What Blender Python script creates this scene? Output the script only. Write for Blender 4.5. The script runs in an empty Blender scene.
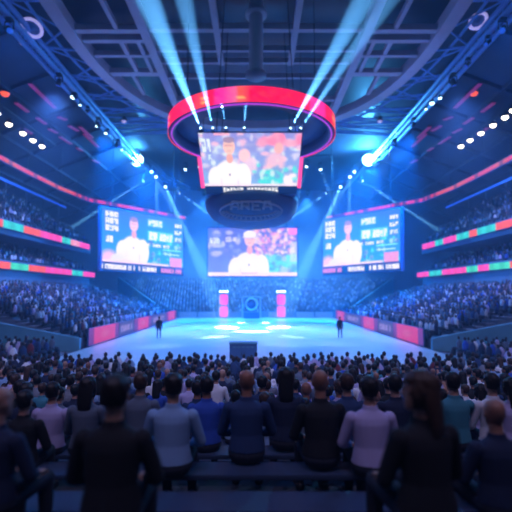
import bpy, bmesh, math, random
import numpy as np
from mathutils import Vector, Matrix, Euler

random.seed(11)
rng = np.random.default_rng(11)
SC = bpy.context.scene
COL = SC.collection
PI = math.pi
ORD = ['first', 'second', 'third', 'fourth', 'fifth', 'sixth', 'seventh', 'eighth', 'ninth', 'tenth', 'eleventh',
       'twelfth', 'thirteenth', 'fourteenth', 'fifteenth', 'sixteenth', 'seventeenth', 'eighteenth', 'nineteenth',
       'twentieth', 'twenty-first', 'twenty-second', 'twenty-third', 'twenty-fourth', 'twenty-fifth', 'twenty-sixth',
       'twenty-seventh', 'twenty-eighth', 'twenty-ninth', 'thirtieth', 'thirty-first', 'thirty-second',
       'thirty-third', 'thirty-fourth', 'thirty-fifth', 'thirty-sixth', 'thirty-seventh', 'thirty-eighth']

# ------------------------------------------------------------------ camera
H = 4.2
F = 420.0
PITCH = math.atan(37 / F)
cam_d = bpy.data.cameras.new('camera')
cam = bpy.data.objects.new('camera', cam_d)
COL.objects.link(cam)
cam.location = (0, 0, H)
cam.rotation_euler = (PI / 2 + PITCH, 0, 0)
cam_d.sensor_width = 36
cam_d.lens = F / 512 * 36
cam_d.clip_end = 400
cam_d.dof.use_dof = True
cam_d.dof.focus_distance = 8.5
cam_d.dof.aperture_fstop = (cam_d.lens / 1000) / 0.050
SC.camera = cam


def ray(px, py):
    r, u = (px - 256) / F, (256 - py) / F
    return Vector((r, math.cos(PITCH) - u * math.sin(PITCH), math.sin(PITCH) + u * math.cos(PITCH)))


def at(px, py, Y):
    d = ray(px, py)
    return Vector((0, 0, H)) + d * (Y / d.y)


def at_z(px, py, z):
    d = ray(px, py)
    return Vector((0, 0, H)) + d * ((z - H) / d.z)


# ------------------------------------------------------------------ materials
def mat(name, col, rough=0.7, metal=0.0, emit=None, strength=0.0, noise=0.0, nscale=3.0, sample=True, spec=0.5):
    m = bpy.data.materials.new(name)
    m.use_nodes = True
    nt = m.node_tree
    b = nt.nodes['Principled BSDF']
    b.inputs['Base Color'].default_value = (*col, 1)
    b.inputs['Roughness'].default_value = rough
    b.inputs['Metallic'].default_value = metal
    b.inputs['Specular IOR Level'].default_value = spec
    if emit:
        b.inputs['Emission Color'].default_value = (*emit, 1)
        b.inputs['Emission Strength'].default_value = strength
    if noise:
        tc = nt.nodes.new('ShaderNodeTexCoord')
        n = nt.nodes.new('ShaderNodeTexNoise')
        n.inputs['Scale'].default_value = nscale
        n.inputs['Detail'].default_value = 4
        r = nt.nodes.new('ShaderNodeValToRGB')
        a, c = 1 - noise, 1 + noise
        r.color_ramp.elements[0].position = 0.3
        r.color_ramp.elements[1].position = 0.7
        r.color_ramp.elements[0].color = (*[min(1, x * a) for x in col], 1)
        r.color_ramp.elements[1].color = (*[min(1, x * c) for x in col], 1)
        nt.links.new(tc.outputs['Object'], n.inputs['Vector'])
        nt.links.new(n.outputs['Fac'], r.inputs['Fac'])
        nt.links.new(r.outputs['Color'], b.inputs['Base Color'])
    if not sample:
        m.cycles.emission_sampling = 'NONE'
    return m


def attr_emit(name, strength, sample=True):
    m = bpy.data.materials.new(name)
    m.use_nodes = True
    nt = m.node_tree
    b = nt.nodes['Principled BSDF']
    b.inputs['Base Color'].default_value = (0.01, 0.01, 0.012, 1)
    b.inputs['Roughness'].default_value = 0.5
    a = nt.nodes.new('ShaderNodeAttribute')
    a.attribute_name = 'pix'
    nt.links.new(a.outputs['Color'], b.inputs['Emission Color'])
    b.inputs['Emission Strength'].default_value = strength
    if not sample:
        m.cycles.emission_sampling = 'NONE'
    return m


def attr_diffuse(name):
    m = bpy.data.materials.new(name)
    m.use_nodes = True
    nt = m.node_tree
    b = nt.nodes['Principled BSDF']
    b.inputs['Roughness'].default_value = 0.8
    a = nt.nodes.new('ShaderNodeAttribute')
    a.attribute_name = 'tone'
    nt.links.new(a.outputs['Color'], b.inputs['Base Color'])
    return m


M = {
    'court': mat('court_floor', (0.62, 0.68, 0.72), 0.32, noise=0.06, nscale=0.4),
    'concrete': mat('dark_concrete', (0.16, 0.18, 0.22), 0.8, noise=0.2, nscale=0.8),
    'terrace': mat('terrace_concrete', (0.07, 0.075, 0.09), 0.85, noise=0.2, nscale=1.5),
    'teal': mat('teal_painted_wall', (0.12, 0.34, 0.44), 0.6, noise=0.15, nscale=0.7),
    'wall': mat('arena_wall', (0.16, 0.24, 0.34), 0.8, noise=0.1, nscale=0.3),
    'ceiling': mat('roof_deck', (0.03, 0.045, 0.08), 0.85, noise=0.2, nscale=0.4),
    'glass': mat('skylight_navy', (0.008, 0.014, 0.035), 0.4),
    'beam': mat('painted_roof_steel', (0.46, 0.47, 0.55), 0.6, noise=0.08, nscale=0.6),
    'truss': mat('blue_truss_paint', (0.16, 0.42, 0.85), 0.5),
    'truss_dark': mat('dark_truss', (0.08, 0.10, 0.14), 0.5, metal=0.5),
    'black': mat('matt_black', (0.012, 0.013, 0.016), 0.6),
    'body': mat('navy_housing', (0.05, 0.14, 0.32), 0.55),
    'under': mat('mid_blue_underside', (0.10, 0.28, 0.55), 0.6),
    'stand2': mat('pale_blue_grandstand', (0.14, 0.18, 0.26), 0.8, noise=0.1),
    'body2': mat('blue_grey_relief', (0.55, 0.68, 0.85), 0.5),
    'cable': mat('steel_cable', (0.05, 0.06, 0.08), 0.5, metal=0.6),
    'seat': mat('navy_bench_plastic', (0.03, 0.05, 0.10), 0.6),
    'lamp': mat('white_lamp_glass', (0.9, 0.9, 0.8), 0.4, emit=(1.0, 0.93, 0.78), strength=9, sample=False),
    'lamp_cool': mat('cool_lamp_glass', (0.9, 0.95, 1), 0.4, emit=(0.45, 0.8, 1.0), strength=7, sample=False),
    'lamp_blue': mat('deep_blue_lens', (0.05, 0.1, 0.5), 0.3, emit=(0.02, 0.15, 1.0), strength=.5, sample=False),
    'lamp_big': mat('cyan_lamp_glass', (0.9, 0.95, 1), 0.4, emit=(0.30, 0.75, 1.0), strength=25, sample=False),
    'lamp_red': mat('red_lamp_glass', (0.5, 0.05, 0.03), 0.4, emit=(1.0, 0.12, 0.04), strength=1.2, sample=False),
    'lamp_lilac': mat('lilac_lamp_glass', (0.6, 0.55, 0.9), 0.4, emit=(0.45, 0.45, 1.0), strength=.7, sample=False),
    'strip': mat('magenta_strip_diffuser', (0.3, 0.06, 0.2), 0.5, emit=(0.55, 0.06, 0.35), strength=0.22, sample=False),
    'pinkside': mat('pink_edge_light', (0.5, 0.05, 0.2), 0.5, emit=(1.0, 0.08, 0.35), strength=1.3, sample=False),
    'purple': mat('violet_rim_light', (0.3, 0.05, 0.4), 0.5, emit=(0.45, 0.06, 0.75), strength=1.0, sample=False),
    'blueband': mat('blue_rail_light', (0.02, 0.1, 0.5), 0.5, emit=(0.01, 0.09, 0.6), strength=0.5, sample=False),
    'pinkled': mat('pink_led_panel', (0.5, 0.05, 0.2), 0.5, emit=(1.0, 0.06, 0.28), strength=1.0),
    'screen': attr_emit('led_screen_pixels', 1.15),
    'ribbon': attr_emit('led_ribbon_pixels', 1.1, False),
    'board': attr_emit('court_board_pixels', .6, False),
    'hoop': attr_emit('red_hoop_pixels', .8, False),
    'crowd': attr_diffuse('crowd_clothes'),
    'skin': mat('light_skin', (0.50, 0.27, 0.19), 0.55),
    'skin2': mat('tan_skin', (0.36, 0.17, 0.11), 0.55),
    'lip': mat('lips', (0.40, 0.10, 0.09), 0.5),
    'eye': mat('eye', (0.03, 0.02, 0.02), 0.2),
    'hair_dark': mat('dark_hair', (0.012, 0.009, 0.008), 0.55, noise=0.3, nscale=60),
    'hair_brown': mat('brown_hair', (0.06, 0.03, 0.018), 0.55, noise=0.3, nscale=60),
    'trousers': mat('dark_trousers', (0.02, 0.024, 0.04), 0.85),
    'shoes': mat('black_shoes', (0.015, 0.015, 0.015), 0.5),
}
SHIRT = {
    'black': (0.010, 0.010, 0.013), 'dark navy': (0.012, 0.022, 0.06), 'navy': (0.02, 0.05, 0.14),
    'bright blue': (0.03, 0.10, 0.50), 'light blue': (0.25, 0.42, 0.65), 'lavender': (0.50, 0.45, 0.70),
    'white': (0.75, 0.75, 0.78), 'grey': (0.20, 0.22, 0.26), 'teal': (0.05, 0.24, 0.30), 'dark red': (0.16, 0.02, 0.03),
    'slate grey': (0.12, 0.16, 0.22),
}
SM = {k: mat(k.replace(' ', '_') + '_cloth', v, 0.85) for k, v in SHIRT.items()}


# ------------------------------------------------------------------ object helpers
def link_mesh(name, me, m, parent=None):
    o = bpy.data.objects.new(name, me)
    COL.objects.link(o)
    for x in (m if isinstance(m, (list, tuple)) else [m]):
        me.materials.append(x)
    if parent:
        o.parent = parent
    return o


def obj(name, bm, m, parent=None, smooth=False):
    me = bpy.data.meshes.new(name)
    bmesh.ops.recalc_face_normals(bm, faces=bm.faces)
    bm.to_mesh(me)
    bm.free()
    if smooth:
        me.polygons.foreach_set('use_smooth', [True] * len(me.polygons))
    return link_mesh(name, me, m, parent)


def tag(o, label, cat, group=None):
    o['label'] = label
    o['category'] = cat
    if group:
        o['group'] = group
    return o


def thing(name, label, cat, loc=(0, 0, 0), rot=(0, 0, 0), group=None):
    o = bpy.data.objects.new(name, None)
    COL.objects.link(o)
    o.empty_display_size = 0.2
    o.location = loc
    o.rotation_euler = rot
    return tag(o, label, cat, group)


def struct(name, bm, m):
    o = obj(name, bm, m)
    o['kind'] = 'structure'
    return o


def dup(root, loc=None, rot=None, label=None, group=None):
    r = root.copy()
    COL.objects.link(r)
    if loc is not None:
        r.location = loc
    if rot is not None:
        r.rotation_euler = rot
    if label:
        r['label'] = label
    if group:
        r['group'] = group
    for ch in list(root.children):
        c = ch.copy()
        COL.objects.link(c)
        c.parent = r
        for g in list(ch.children):
            d = g.copy()
            COL.objects.link(d)
            d.parent = c
    return r


def box(bm, c, s, rot=None, bevel=0.0):
    mt = Matrix.Translation(Vector(c))
    if rot is not None:
        mt = mt @ (rot if isinstance(rot, Matrix) else Euler(rot).to_matrix().to_4x4())
    mt = mt @ Matrix.Diagonal((s[0], s[1], s[2], 1))
    r = bmesh.ops.create_cube(bm, size=1, matrix=mt)
    if bevel:
        es = {e for v in r['verts'] for e in v.link_edges}
        bmesh.ops.bevel(bm, geom=list(es), offset=bevel, segments=2, affect='EDGES')


def bar(bm, a, b, w, h=None):
    a, b = Vector(a), Vector(b)
    d = b - a
    q = d.to_track_quat('Y', 'Z').to_matrix().to_4x4()
    box(bm, (a + b) / 2, (w, d.length, h or w), q)


def tube(bm, pts, r, n=8, cap=True):
    pts = [Vector(p) for p in pts]
    rs = r if isinstance(r, (list, tuple)) else [r] * len(pts)
    rings = []
    for i, p in enumerate(pts):
        t = (pts[min(i + 1, len(pts) - 1)] - pts[max(i - 1, 0)]).normalized()
        up = Vector((0, 0, 1)) if abs(t.z) < 0.9 else Vector((0, 1, 0))
        x = t.cross(up).normalized()
        y = x.cross(t).normalized()
        rings.append([bm.verts.new(p + (x * math.cos(2 * PI * k / n) + y * math.sin(2 * PI * k / n)) * rs[i]) for k in range(n)])
    for a, b in zip(rings[:-1], rings[1:]):
        for k in range(n):
            bm.faces.new((a[k], a[(k + 1) % n], b[(k + 1) % n], b[k]))
    if cap:
        bm.faces.new(rings[0][::-1])
        bm.faces.new(rings[-1])


def ell_loft(bm, rings, n=20):
    """rings: (cx, cy, cz, rx, ry) stacked upwards"""
    rr = []
    for cx, cy, cz, rx, ry in rings:
        rr.append([bm.verts.new((cx + rx * math.cos(2 * PI * k / n), cy + ry * math.sin(2 * PI * k / n), cz)) for k in range(n)])
    for a, b in zip(rr[:-1], rr[1:]):
        for k in range(n):
            bm.faces.new((a[k], a[(k + 1) % n], b[(k + 1) % n], b[k]))
    bm.faces.new(rr[0][::-1])
    bm.faces.new(rr[-1])


def ball(bm, c, r, seg=14):
    r = r if isinstance(r, (list, tuple)) else (r, r, r)
    bmesh.ops.create_uvsphere(bm, u_segments=seg, v_segments=max(6, seg // 2 + 2), radius=1,
                              matrix=Matrix.Translation(Vector(c)) @ Matrix.Diagonal((*r, 1)))


def cyl(bm, c, r, h, n=24, r2=None, mtx=None):
    m_ = Matrix.Translation(Vector(c))
    if mtx is not None:
        m_ = m_ @ mtx
    bmesh.ops.create_cone(bm, cap_ends=True, segments=n, radius1=r, radius2=r if r2 is None else r2, depth=h, matrix=m_)


def quad(bm, a, b, c, d):
    bm.faces.new([bm.verts.new(p) for p in (a, b, c, d)])


def slab(bm, pts, z0, z1):
    """vertical prism from a plan polygon"""
    lo = [bm.verts.new((p[0], p[1], z0)) for p in pts]
    hi = [bm.verts.new((p[0], p[1], z1 if not callable(z1) else z1(p))) for p in pts]
    n = len(pts)
    for i in range(n):
        bm.faces.new((lo[i], lo[(i + 1) % n], hi[(i + 1) % n], hi[i]))
    bm.faces.new(lo[::-1])
    bm.faces.new(hi)


# ------------------------------------------------------------------ LED picture helper
def led_grid(name, TL, TR, BR, BL, img, m, parent=None):
    """flat grid of LED pixels; img is H x W x 3 (row 0 on top)"""
    h, w = img.shape[:2]
    TL, TR, BR, BL = [np.array(p, float) for p in (TL, TR, BR, BL)]
    u = np.linspace(0, 1, w)[None, :, None]
    v = np.linspace(0, 1, h)[:, None, None]
    P = (TL * (1 - u) + TR * u) * (1 - v) + (BL * (1 - u) + BR * u) * v
    P = P.reshape(-1, 3)
    idx = np.arange(w * h).reshape(h, w)
    Fc = np.stack([idx[:-1, :-1], idx[1:, :-1], idx[1:, 1:], idx[:-1, 1:]], -1).reshape(-1, 4)
    me = bpy.data.meshes.new(name)
    me.from_pydata(P.tolist(), [], Fc.tolist())
    at_ = me.attributes.new('pix', 'FLOAT_COLOR', 'POINT')
    c = np.ones((w * h, 4), np.float32)
    c[:, :3] = img.reshape(-1, 3)
    at_.data.foreach_set('color', c.ravel())
    return link_mesh(name, me, m, parent)


def canvas(w, h, top, bot):
    img = np.zeros((h, w, 3))
    v = np.linspace(0, 1, h)[:, None, None]
    img[:] = np.array(top) * (1 - v) + np.array(bot) * v
    return img


def grids(img):
    h, w = img.shape[:2]
    return np.meshgrid((np.arange(w) + .5) / w, (np.arange(h) + .5) / h)


def blob(img, cx, cy, rx, ry, col, soft=0.15, a=1.0):
    U, V = grids(img)
    d = np.sqrt(((U - cx) / rx) ** 2 + ((V - cy) / ry) ** 2)
    k = np.clip((1 - d) / soft, 0, 1)[..., None] * a
    img[:] = img * (1 - k) + np.array(col) * k


def rect(img, x0, y0, x1, y1, col, a=1.0):
    h, w = img.shape[:2]
    s = (slice(int(y0 * h), max(int(y0 * h) + 1, int(y1 * h))), slice(int(x0 * w), max(int(x0 * w) + 1, int(x1 * w))))
    img[s] = img[s] * (1 - a) + np.array(col) * a


def glyphs(img, x0, y0, x1, y1, col, n, seed, fill=0.62, a=1.0):
    r = np.random.default_rng(seed)
    cw = (x1 - x0) / n
    for i in range(n):
        if r.random() < 0.12 and n > 4:
            continue
        bits = r.random((5, 3)) < fill
        bits[r.integers(0, 5), :] = True
        bits[:, r.integers(0, 2) * 2] = True
        for yy in range(5):
            for xx in range(3):
                if bits[yy, xx]:
                    rect(img, x0 + i * cw + xx * cw * .27, y0 + (y1 - y0) * yy / 5, x0 + i * cw + (xx + 1) * cw * .27,
                         y0 + (y1 - y0) * (yy + 1) / 5, col, a)


def speck(img, x0, y0, x1, y1, cols, n, r, seed, a=.8):
    q = np.random.default_rng(seed)
    for _ in range(n):
        blob(img, q.uniform(x0, x1), q.uniform(y0, y1), r * q.uniform(.5, 1.4), r * 1.6 * q.uniform(.5, 1.4),
             cols[q.integers(len(cols))], .6, a)


WHT, PNK, CYN, SKN = (1, 1, 1), (1, .25, .55), (.15, .8, 1), (1, .55, .55)


def man(img, cx, cy, s, cap=False):
    W1, W2 = (1.0, .97, 1.0), (.84, .84, 1.0)
    k = .62 * s
    blob(img, cx - .02 * s, cy + .90 * s, .24 * s, .62 * s, W1, .10)         # chest
    blob(img, cx - .17 * s, cy + .72 * s, .12 * s, .30 * s, W1, .15)         # near shoulder and arm
    blob(img, cx + .15 * s, cy + .70 * s, .11 * s, .36 * s, W1, .15)
    blob(img, cx - .25 * s, cy + .98 * s, .14 * s, .20 * s, W2, .2)
    blob(img, cx - .10 * s, cy + 1.0 * s, .17 * s, .08 * s, (.9, .7, .85), .4, .8)
    blob(img, cx + .09 * s, cy + .86 * s, .02 * s, .22 * s, (.62, .62, .9), .6, .8)
    blob(img, cx - .12 * s, cy + .80 * s, .015 * s, .18 * s, (.62, .62, .9), .6, .8)
    blob(img, cx - .01 * s, cy + .62 * s, .02 * s, .04 * s, (.2, .2, .45), .5, .8)
    blob(img, cx, cy + .26 * s, .045 * s, .12 * s, (.9, .45, .45), .2)
    blob(img, cx, cy, .075 * s, .19 * s, (1, .62, .58), .15)
    if cap:
        blob(img, cx, cy - .11 * s, .09 * s, .11 * s, W1, .15)
        rect(img, cx - .09 * s, cy - .06 * s, cx + .10 * s, cy - .03 * s, (.8, .8, 1), .9)
    else:
        blob(img, cx, cy - .14 * s, .078 * s, .08 * s, (.35, .25, .45), .3, .9)
    rect(img, cx - .05 * s, cy - .03 * s, cx + .05 * s, cy + .01 * s, (.55, .3, .4), .6)
    rect(img, cx - .025 * s, cy + .09 * s, cx + .025 * s, cy + .11 * s, (.7, .25, .3), .7)


def side_picture(seed):
    img = canvas(150, 84, (.06, .20, .80), (.04, .42, 1.0))
    blob(img, .65, .5, .4, .5, (.03, .4, 1), 1, .8)
    speck(img, .5, .5, 1, 1, [(.1, .8, 1), (.5, .8, 1), (.1, .2, .6)], 40, .03, seed)
    for k in range(3):
        glyphs(img, .04, .06 + k * .13, .19, .16 + k * .13, WHT, 3, seed + 1 + k, .8)
    glyphs(img, .05, .52, .13, .64, WHT, 2, seed + 5)
    blob(img, .08, .92, .12, .18, (1, .6, .8), .6)
    man(img, .36, .25, .72)
    rect(img, .53, .10, .72, .24, (.2, .75, .95), .7)
    glyphs(img, .54, .11, .72, .23, WHT, 4, seed + 6)
    rect(img, .53, .33, .86, .52, (.15, .8, .95), .8)
    glyphs(img, .55, .35, .66, .50, WHT, 2, seed + 7, .9)
    glyphs(img, .68, .36, .86, .51, WHT, 4, seed + 8, .7)
    glyphs(img, .53, .58, .82, .64, WHT, 10, seed + 9)
    glyphs(img, .88, .12, .98, .20, WHT, 3, seed + 10, .9)
    glyphs(img, .88, .25, .98, .34, WHT, 3, seed + 11)
    glyphs(img, .88, .40, .98, .48, (.8, .9, 1), 4, seed + 12)
    rect(img, .72, .66, .97, .69, (.3, 1, 1), .9)
    rect(img, .75, .74, .95, .77, (.6, 1, 1), .9)
    rect(img, .82, .82, .98, 1, (1, .35, .6), .85)
    rect(img, 0, .96, .8, 1, (1, .8, .95), .9)
    return img


def centre_picture():
    img = canvas(160, 86, (.12, .16, .65), (.2, .3, .85))
    speck(img, 0, 0, .5, .7, [(.15, .2, .7), (.6, .6, 1), (.3, .4, .95)], 40, .05, 3)
    glyphs(img, .03, .22, .14, .33, (.8, .9, 1), 3, 9)
    glyphs(img, .20, .20, .33, .30, (.7, .7, 1), 3, 12)
    speck(img, .52, .02, .96, .62, [(1, .45, .6), (1, .7, .6), (.8, .3, .7), (.45, .3, .8), (1, .85, .8)], 170, .03, 5)
    speck(img, .6, .6, 1, .92, [(.1, .75, .95), (.2, .9, 1), (.1, .4, .8), (.5, .7, 1)], 60, .05, 6)
    rect(img, .90, 0, 1, .14, (1, .25, .75))
    rect(img, .92, .3, 1, .7, (.75, .85, 1), .6)
    man(img, .47, .24, .85, cap=True)
    rect(img, 0, .93, 1, 1, (1, .85, .95), .95)
    rect(img, .38, .93, .55, .96, (.6, .5, .7), .7)
    return img


def top_picture():
    img = canvas(160, 80, (.3, .3, .8), (.25, .5, .95))
    speck(img, 0, 0, 1, .7, [(.35, .45, .95), (.7, .7, 1), (1, .6, .8), (.3, .35, .8), (.75, .9, 1)], 130, .05, 21)
    speck(img, .6, 0, 1, .2, [(1, .25, .5), (1, .4, .6)], 20, .06, 22)
    rect(img, .15, 0, .3, .06, (1, .45, .65), .8)
    glyphs(img, .03, .12, .12, .36, (.8, .95, 1), 2, 23)
    glyphs(img, .08, .4, .12, .5, (.7, .9, 1), 1, 24)
    blob(img, .75, .55, .12, .25, (1, .6, .75), .4, .8)
    blob(img, .78, .28, .05, .12, (1, .5, .55), .3)
    blob(img, .44, .42, .07, .15, (1, .65, .75), .3)
    blob(img, .50, .62, .08, .2, (.95, .7, .9), .4, .8)
    blob(img, .72, .85, .16, .22, (.1, .75, .85), .3)
    blob(img, .92, .9, .09, .2, (1, .9, 1), .3)
    speck(img, .5, .6, 1, 1, [(.1, .8, .85), (.7, .95, 1), (.2, .4, .8)], 40, .04, 25)
    man(img, .29, .25, .85)
    rect(img, 0, .96, 1, 1, (.95, .8, 1), .8)
    return img


# ------------------------------------------------------------------ building shell
bm = bmesh.new()
box(bm, (0, 46, -0.06), (26, 54, 0.12))
struct('floor', bm, M['court'])
bm = bmesh.new()
box(bm, (0, 44, -0.22), (96, 108, 0.2))
struct('floor_concourse', bm, M['concrete'])

# terraces under the spectators nearest the camera
ROWS = [(2.75, 2.32), (3.65, 2.06), (4.60, 1.94), (5.50, 1.80)]
y = 6.4
HEADZ = [(2.7, 3.6), (4.5, 3.28), (5.5, 3.14), (6.4, 2.72), (8, 2.50), (10, 2.24), (13, 1.94), (16, 1.66), (20, 1.38), (30, 1.36)]


def headz(Y):
    return float(np.interp(Y, [a for a, b in HEADZ], [b for a, b in HEADZ]))


while y < 20.3:
    ROWS.append((y, max(0.0, headz(y) - 1.33)))
    y += 0.92
LAST_Y = ROWS[-1][0]
bm = bmesh.new()
box(bm, (0, -0.6, 1.24), (60, 5.8, 2.47))
edges = [(a[0] + 0.55) for a in ROWS]
y0 = 2.3
for (ry, rz), e in zip(ROWS, edges):
    if rz > 0.02:
        box(bm, (0, (y0 + e) / 2, rz / 2 - 0.06), (60, e - y0, rz + 0.12))
    y0 = e
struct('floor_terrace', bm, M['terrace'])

# side stands (lower tier), end stand, gallery tiers
SX0, SX1 = 14.0, 26.4


def side_z(x):
    return 0.75 + 0.30 * (abs(x) - SX0)


def end_z(Y):
    return 0.35 + 0.37 * (Y - 74.5)


nst = 16
for sgn, nm in ((-1, 'left'), (1, 'right')):
    bm = bmesh.new()
    w = (SX1 - SX0) / nst
    for i in range(nst):
        x = SX0 - 0.5 + w * (i + .5)
        z = side_z(SX0 + w * i)
        box(bm, (sgn * x, 49.0, z / 2 - 0.05), (w, 34, z + .1))
    struct('floor_stand_' + nm, bm, M['concrete'])
    bm = bmesh.new()      # wall across the near end of the stand
    slab(bm, [(sgn * 13.1, 31.6), (sgn * 13.1, 31.9), (sgn * 27, 30.2), (sgn * 27, 29.9)], -0.1, lambda p: .85 + .21 * (abs(p[0]) - 13.1))
    struct('wall_parapet_' + nm, bm, M['teal'])
    # stacked galleries behind the side stand
    bm = bmesh.new()
    for z_b, z_t, x_in in ((5.2, 7.7, 26.55), (10.4, 12.0, 26.55)):
        box(bm, (sgn * (x_in + .2), 43, (z_b + z_t) / 2), (.4, 48, z_t - z_b))
    for k in range(6):
        box(bm, (sgn * (27.3 + k * 1.0), 43, 7.1 + .42 * k), (1.0, 48, .5))
    for k in range(11):
        box(bm, (sgn * (27.3 + k * 1.0), 43, 11.7 + .62 * k), (1.0, 48, .7))
    box(bm, (sgn * 34, 43, 10.9), (14, 48, 0.3))
    struct('gallery_tiers_' + nm, bm, M['wall'])
    bm = bmesh.new()
    box(bm, (sgn * 40.5, 42, 11), (.5, 110, 24))
    struct('wall_' + nm, bm, M['wall'])
bm = bmesh.new()
for i in range(20):
    Y = 74.5 + .85 * i
    hw = 15 + (Y - 74.5) * .85
    box(bm, (0, Y + .3, end_z(Y) / 2 - .05), (2 * hw, .86, end_z(Y) + .1))
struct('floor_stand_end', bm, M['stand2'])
for sgn, nm in ((-1, 'corner_left'), (1, 'corner_right')):
    bm = bmesh.new()
    a, b = (sgn * 15.3, 73.9), (sgn * 29.6, 91)
    off = (sgn * .25, -.2)
    lo = [(a[0], a[1]), (b[0], b[1]), (b[0] + off[0], b[1] + off[1]), (a[0] + off[0], a[1] + off[1])]
    slab(bm, lo, -.1, lambda p: .9 if p[1] < 80 else 7.6)
    struct('wall_' + nm, bm, M['teal'])
bm = bmesh.new()
box(bm, (0, 92.5, 13), (84, .6, 28))
struct('wall_end', bm, M['wall'])
bm = bmesh.new()
box(bm, (0, -9.5, 13), (84, .6, 28))
struct('wall_back', bm, M['ceiling'])
bm = bmesh.new()
box(bm, (0, 72.9, .45), (30, .25, 1.0))
box(bm, (0, 72.9, 1.0), (30.2, .4, .08))
struct('wall_court_end', bm, M['wall'])

# ceiling: flat deck and two slopes
SLOPE = 0.40
bm = bmesh.new()
box(bm, (0, 42, 27.9), (41, 108, .3))
for s in (-1, 1):
    n0 = Vector((s * 20, 0, 27.0))
    n1 = Vector((s * 41, 0, 27.0 - SLOPE * 21))
    vs = []
    for Y in (-10, 94):
        for p in (n0, n1, n1 + Vector((0, 0, .4)), n0 + Vector((0, 0, .4))):
            vs.append(bm.verts.new((p.x, Y, p.z)))
    for i in range(4):
        bm.faces.new((vs[i], vs[(i + 1) % 4], vs[4 + (i + 1) % 4], vs[4 + i]))
    bm.faces.new(vs[3::-1])
    bm.faces.new(vs[4:])
    box(bm, (s * 20.2, 42, 27.5), (.4, 104, 1.1))
struct('ceiling', bm, M['ceiling'])


def roof_pt(px, py, drop=0.15):
    """where a line of sight meets the sloping roof"""
    d = ray(px, py)
    s = 1 if d.x > 0 else -1
    # z = 27 - SLOPE*(|x|-20) - drop
    t = (27 + SLOPE * 20 - drop - H) / (d.z + SLOPE * abs(d.x))
    return Vector((0, 0, H)) + d * t


# oval ring beam in the roof
RC, RA, RB = 33.0, 15.6, 21.0


def oval(t, a=RA, b=RB, z=26.0, e=2.35):
    c, s = math.cos(t), math.sin(t)
    return Vector((a * math.copysign(abs(c) ** (2 / e), c), RC + b * math.copysign(abs(s) ** (2 / e), s), z))


def band(bm, fn_in, fn_out, z0, z1, n=96):
    rr = []
    for k in range(n):
        t = 2 * PI * k / n
        a, b = fn_in(t), fn_out(t)
        rr.append([bm.verts.new((a.x, a.y, z0)), bm.verts.new((b.x, b.y, z0)), bm.verts.new((b.x, b.y, z1)), bm.verts.new((a.x, a.y, z1))])
    for k in range(n):
        a, b = rr[k], rr[(k + 1) % n]
        for i in range(4):
            bm.faces.new((a[i], a[(i + 1) % 4], b[(i + 1) % 4], b[i]))


bm = bmesh.new()
band(bm, lambda t: oval(t, RA - .55, RB - .7), lambda t: oval(t, RA + .55, RB + .7), 25.7, 26.7)
struct('trim_1', bm, M['beam'])
# skylight panes above the oval
bm = bmesh.new()
box(bm, (0, 33, 27.6), (31, 43, .12))
struct('window_1', bm, M['glass'])
# roof beams crossing the oval
nb = 2


def beam(a, b, w, h, z=26.2):
    global nb
    bm = bmesh.new()
    bar(bm, (a[0], a[1], z), (b[0], b[1], z), w, h)
    o = struct('trim_%d' % nb, bm, M['beam'])
    nb += 1


def oval_hw(Y, inset=.5):
    k = max(0, 1 - (abs(Y - RC) / (RB - inset)) ** 2.35)
    return (RA - inset) * k ** (1 / 2.35)


YG = [at_z(110, p_, 26).y for p_ in (31, 41, 56, 74)]
for s in (-1, 1):
    beam((s * 9.3, 14.5), (s * 9.3, 49.5), .75, .9)
    beam((s * 3.3, 13.0), (s * 3.3, 38.5), .5, .6)
    for Y, w in ((YG[0], .55), (YG[1], .5), (YG[2], .4), (YG[3], .75), (24, .6), (19, .5), (28, .5)):
        beam((s * 9.3, Y), (s * oval_hw(Y), Y), w, .5)
    beam((s * 11.6, 28), (s * 11.6, YG[0]), .35, .4)
    beam((s * 12.6, 18), (s * 12.6, 28), .3, .4)
    beam((s * 11.8, YG[1]), (s * 11.8, YG[3]), .4, .4)
    beam((s * 10.3, YG[1]), (s * 10.3, YG[3]), .35, .4)
    beam((s * 12.4, YG[3]), (s * 12.4, YG[3] + 4.5), .35, .4)
for Y, w in ((33.2, .5), (36.2, .3), (38.2, .3), (26, .5), (20, .5), (41.0, .3), (46, .35)):
    beam((-9.3, Y), (9.3, Y), w, .5)
# blue lattice between the ring and the straight trusses
for s in (-1, 1):
    bm = bmesh.new()
    N = 26
    for k in range(N):
        t = -1.2 + 2.75 * k / (N - 1)
        p = oval(t, RA + .5, RB + .6)
        q = Vector((19.2, p.y + (2.4 if k % 2 else -1.0), 26.1))
        if q.y > 66:
            q.x = max(6, 19.2 - (q.y - 66) * 2)
        tube(bm, [(s * p.x, p.y, 26.2), (s * q.x, q.y, 26.1)], .10, 6)
        p2 = oval(-1.2 + 2.75 * (k + 1) / (N - 1), RA + .5, RB + .6)
        tube(bm, [(s * q.x, q.y, 26.1), (s * p2.x, p2.y, 26.2)], .08, 6)
    for a, b in ((RA + 2.0, RB + 3.0), ):
        pts = [oval(-1.2 + 2.75 * k / 40, a, b, 26.3) for k in range(41)]
        tube(bm, [(s * p.x, p.y, p.z) for p in pts], .14, 6)
    struct('trim_%d' % nb, bm, M['truss'])
    nb += 1
# ribs of the sloping roof
bm = bmesh.new()
for s in (-1, 1):
    for Y in range(20, 90, 7):
        bar(bm, (s * 20.4, Y, 26.7), (s * 40, Y, 26.7 - SLOPE * 19.6), .35, .5)
    for d in (5, 10, 15):
        bar(bm, (s * (20 + d), 0, 26.75 - SLOPE * d), (s * (20 + d), 90, 26.75 - SLOPE * d), .3, .4)
struct('trim_%d' % nb, bm, M['ceiling'])

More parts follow.
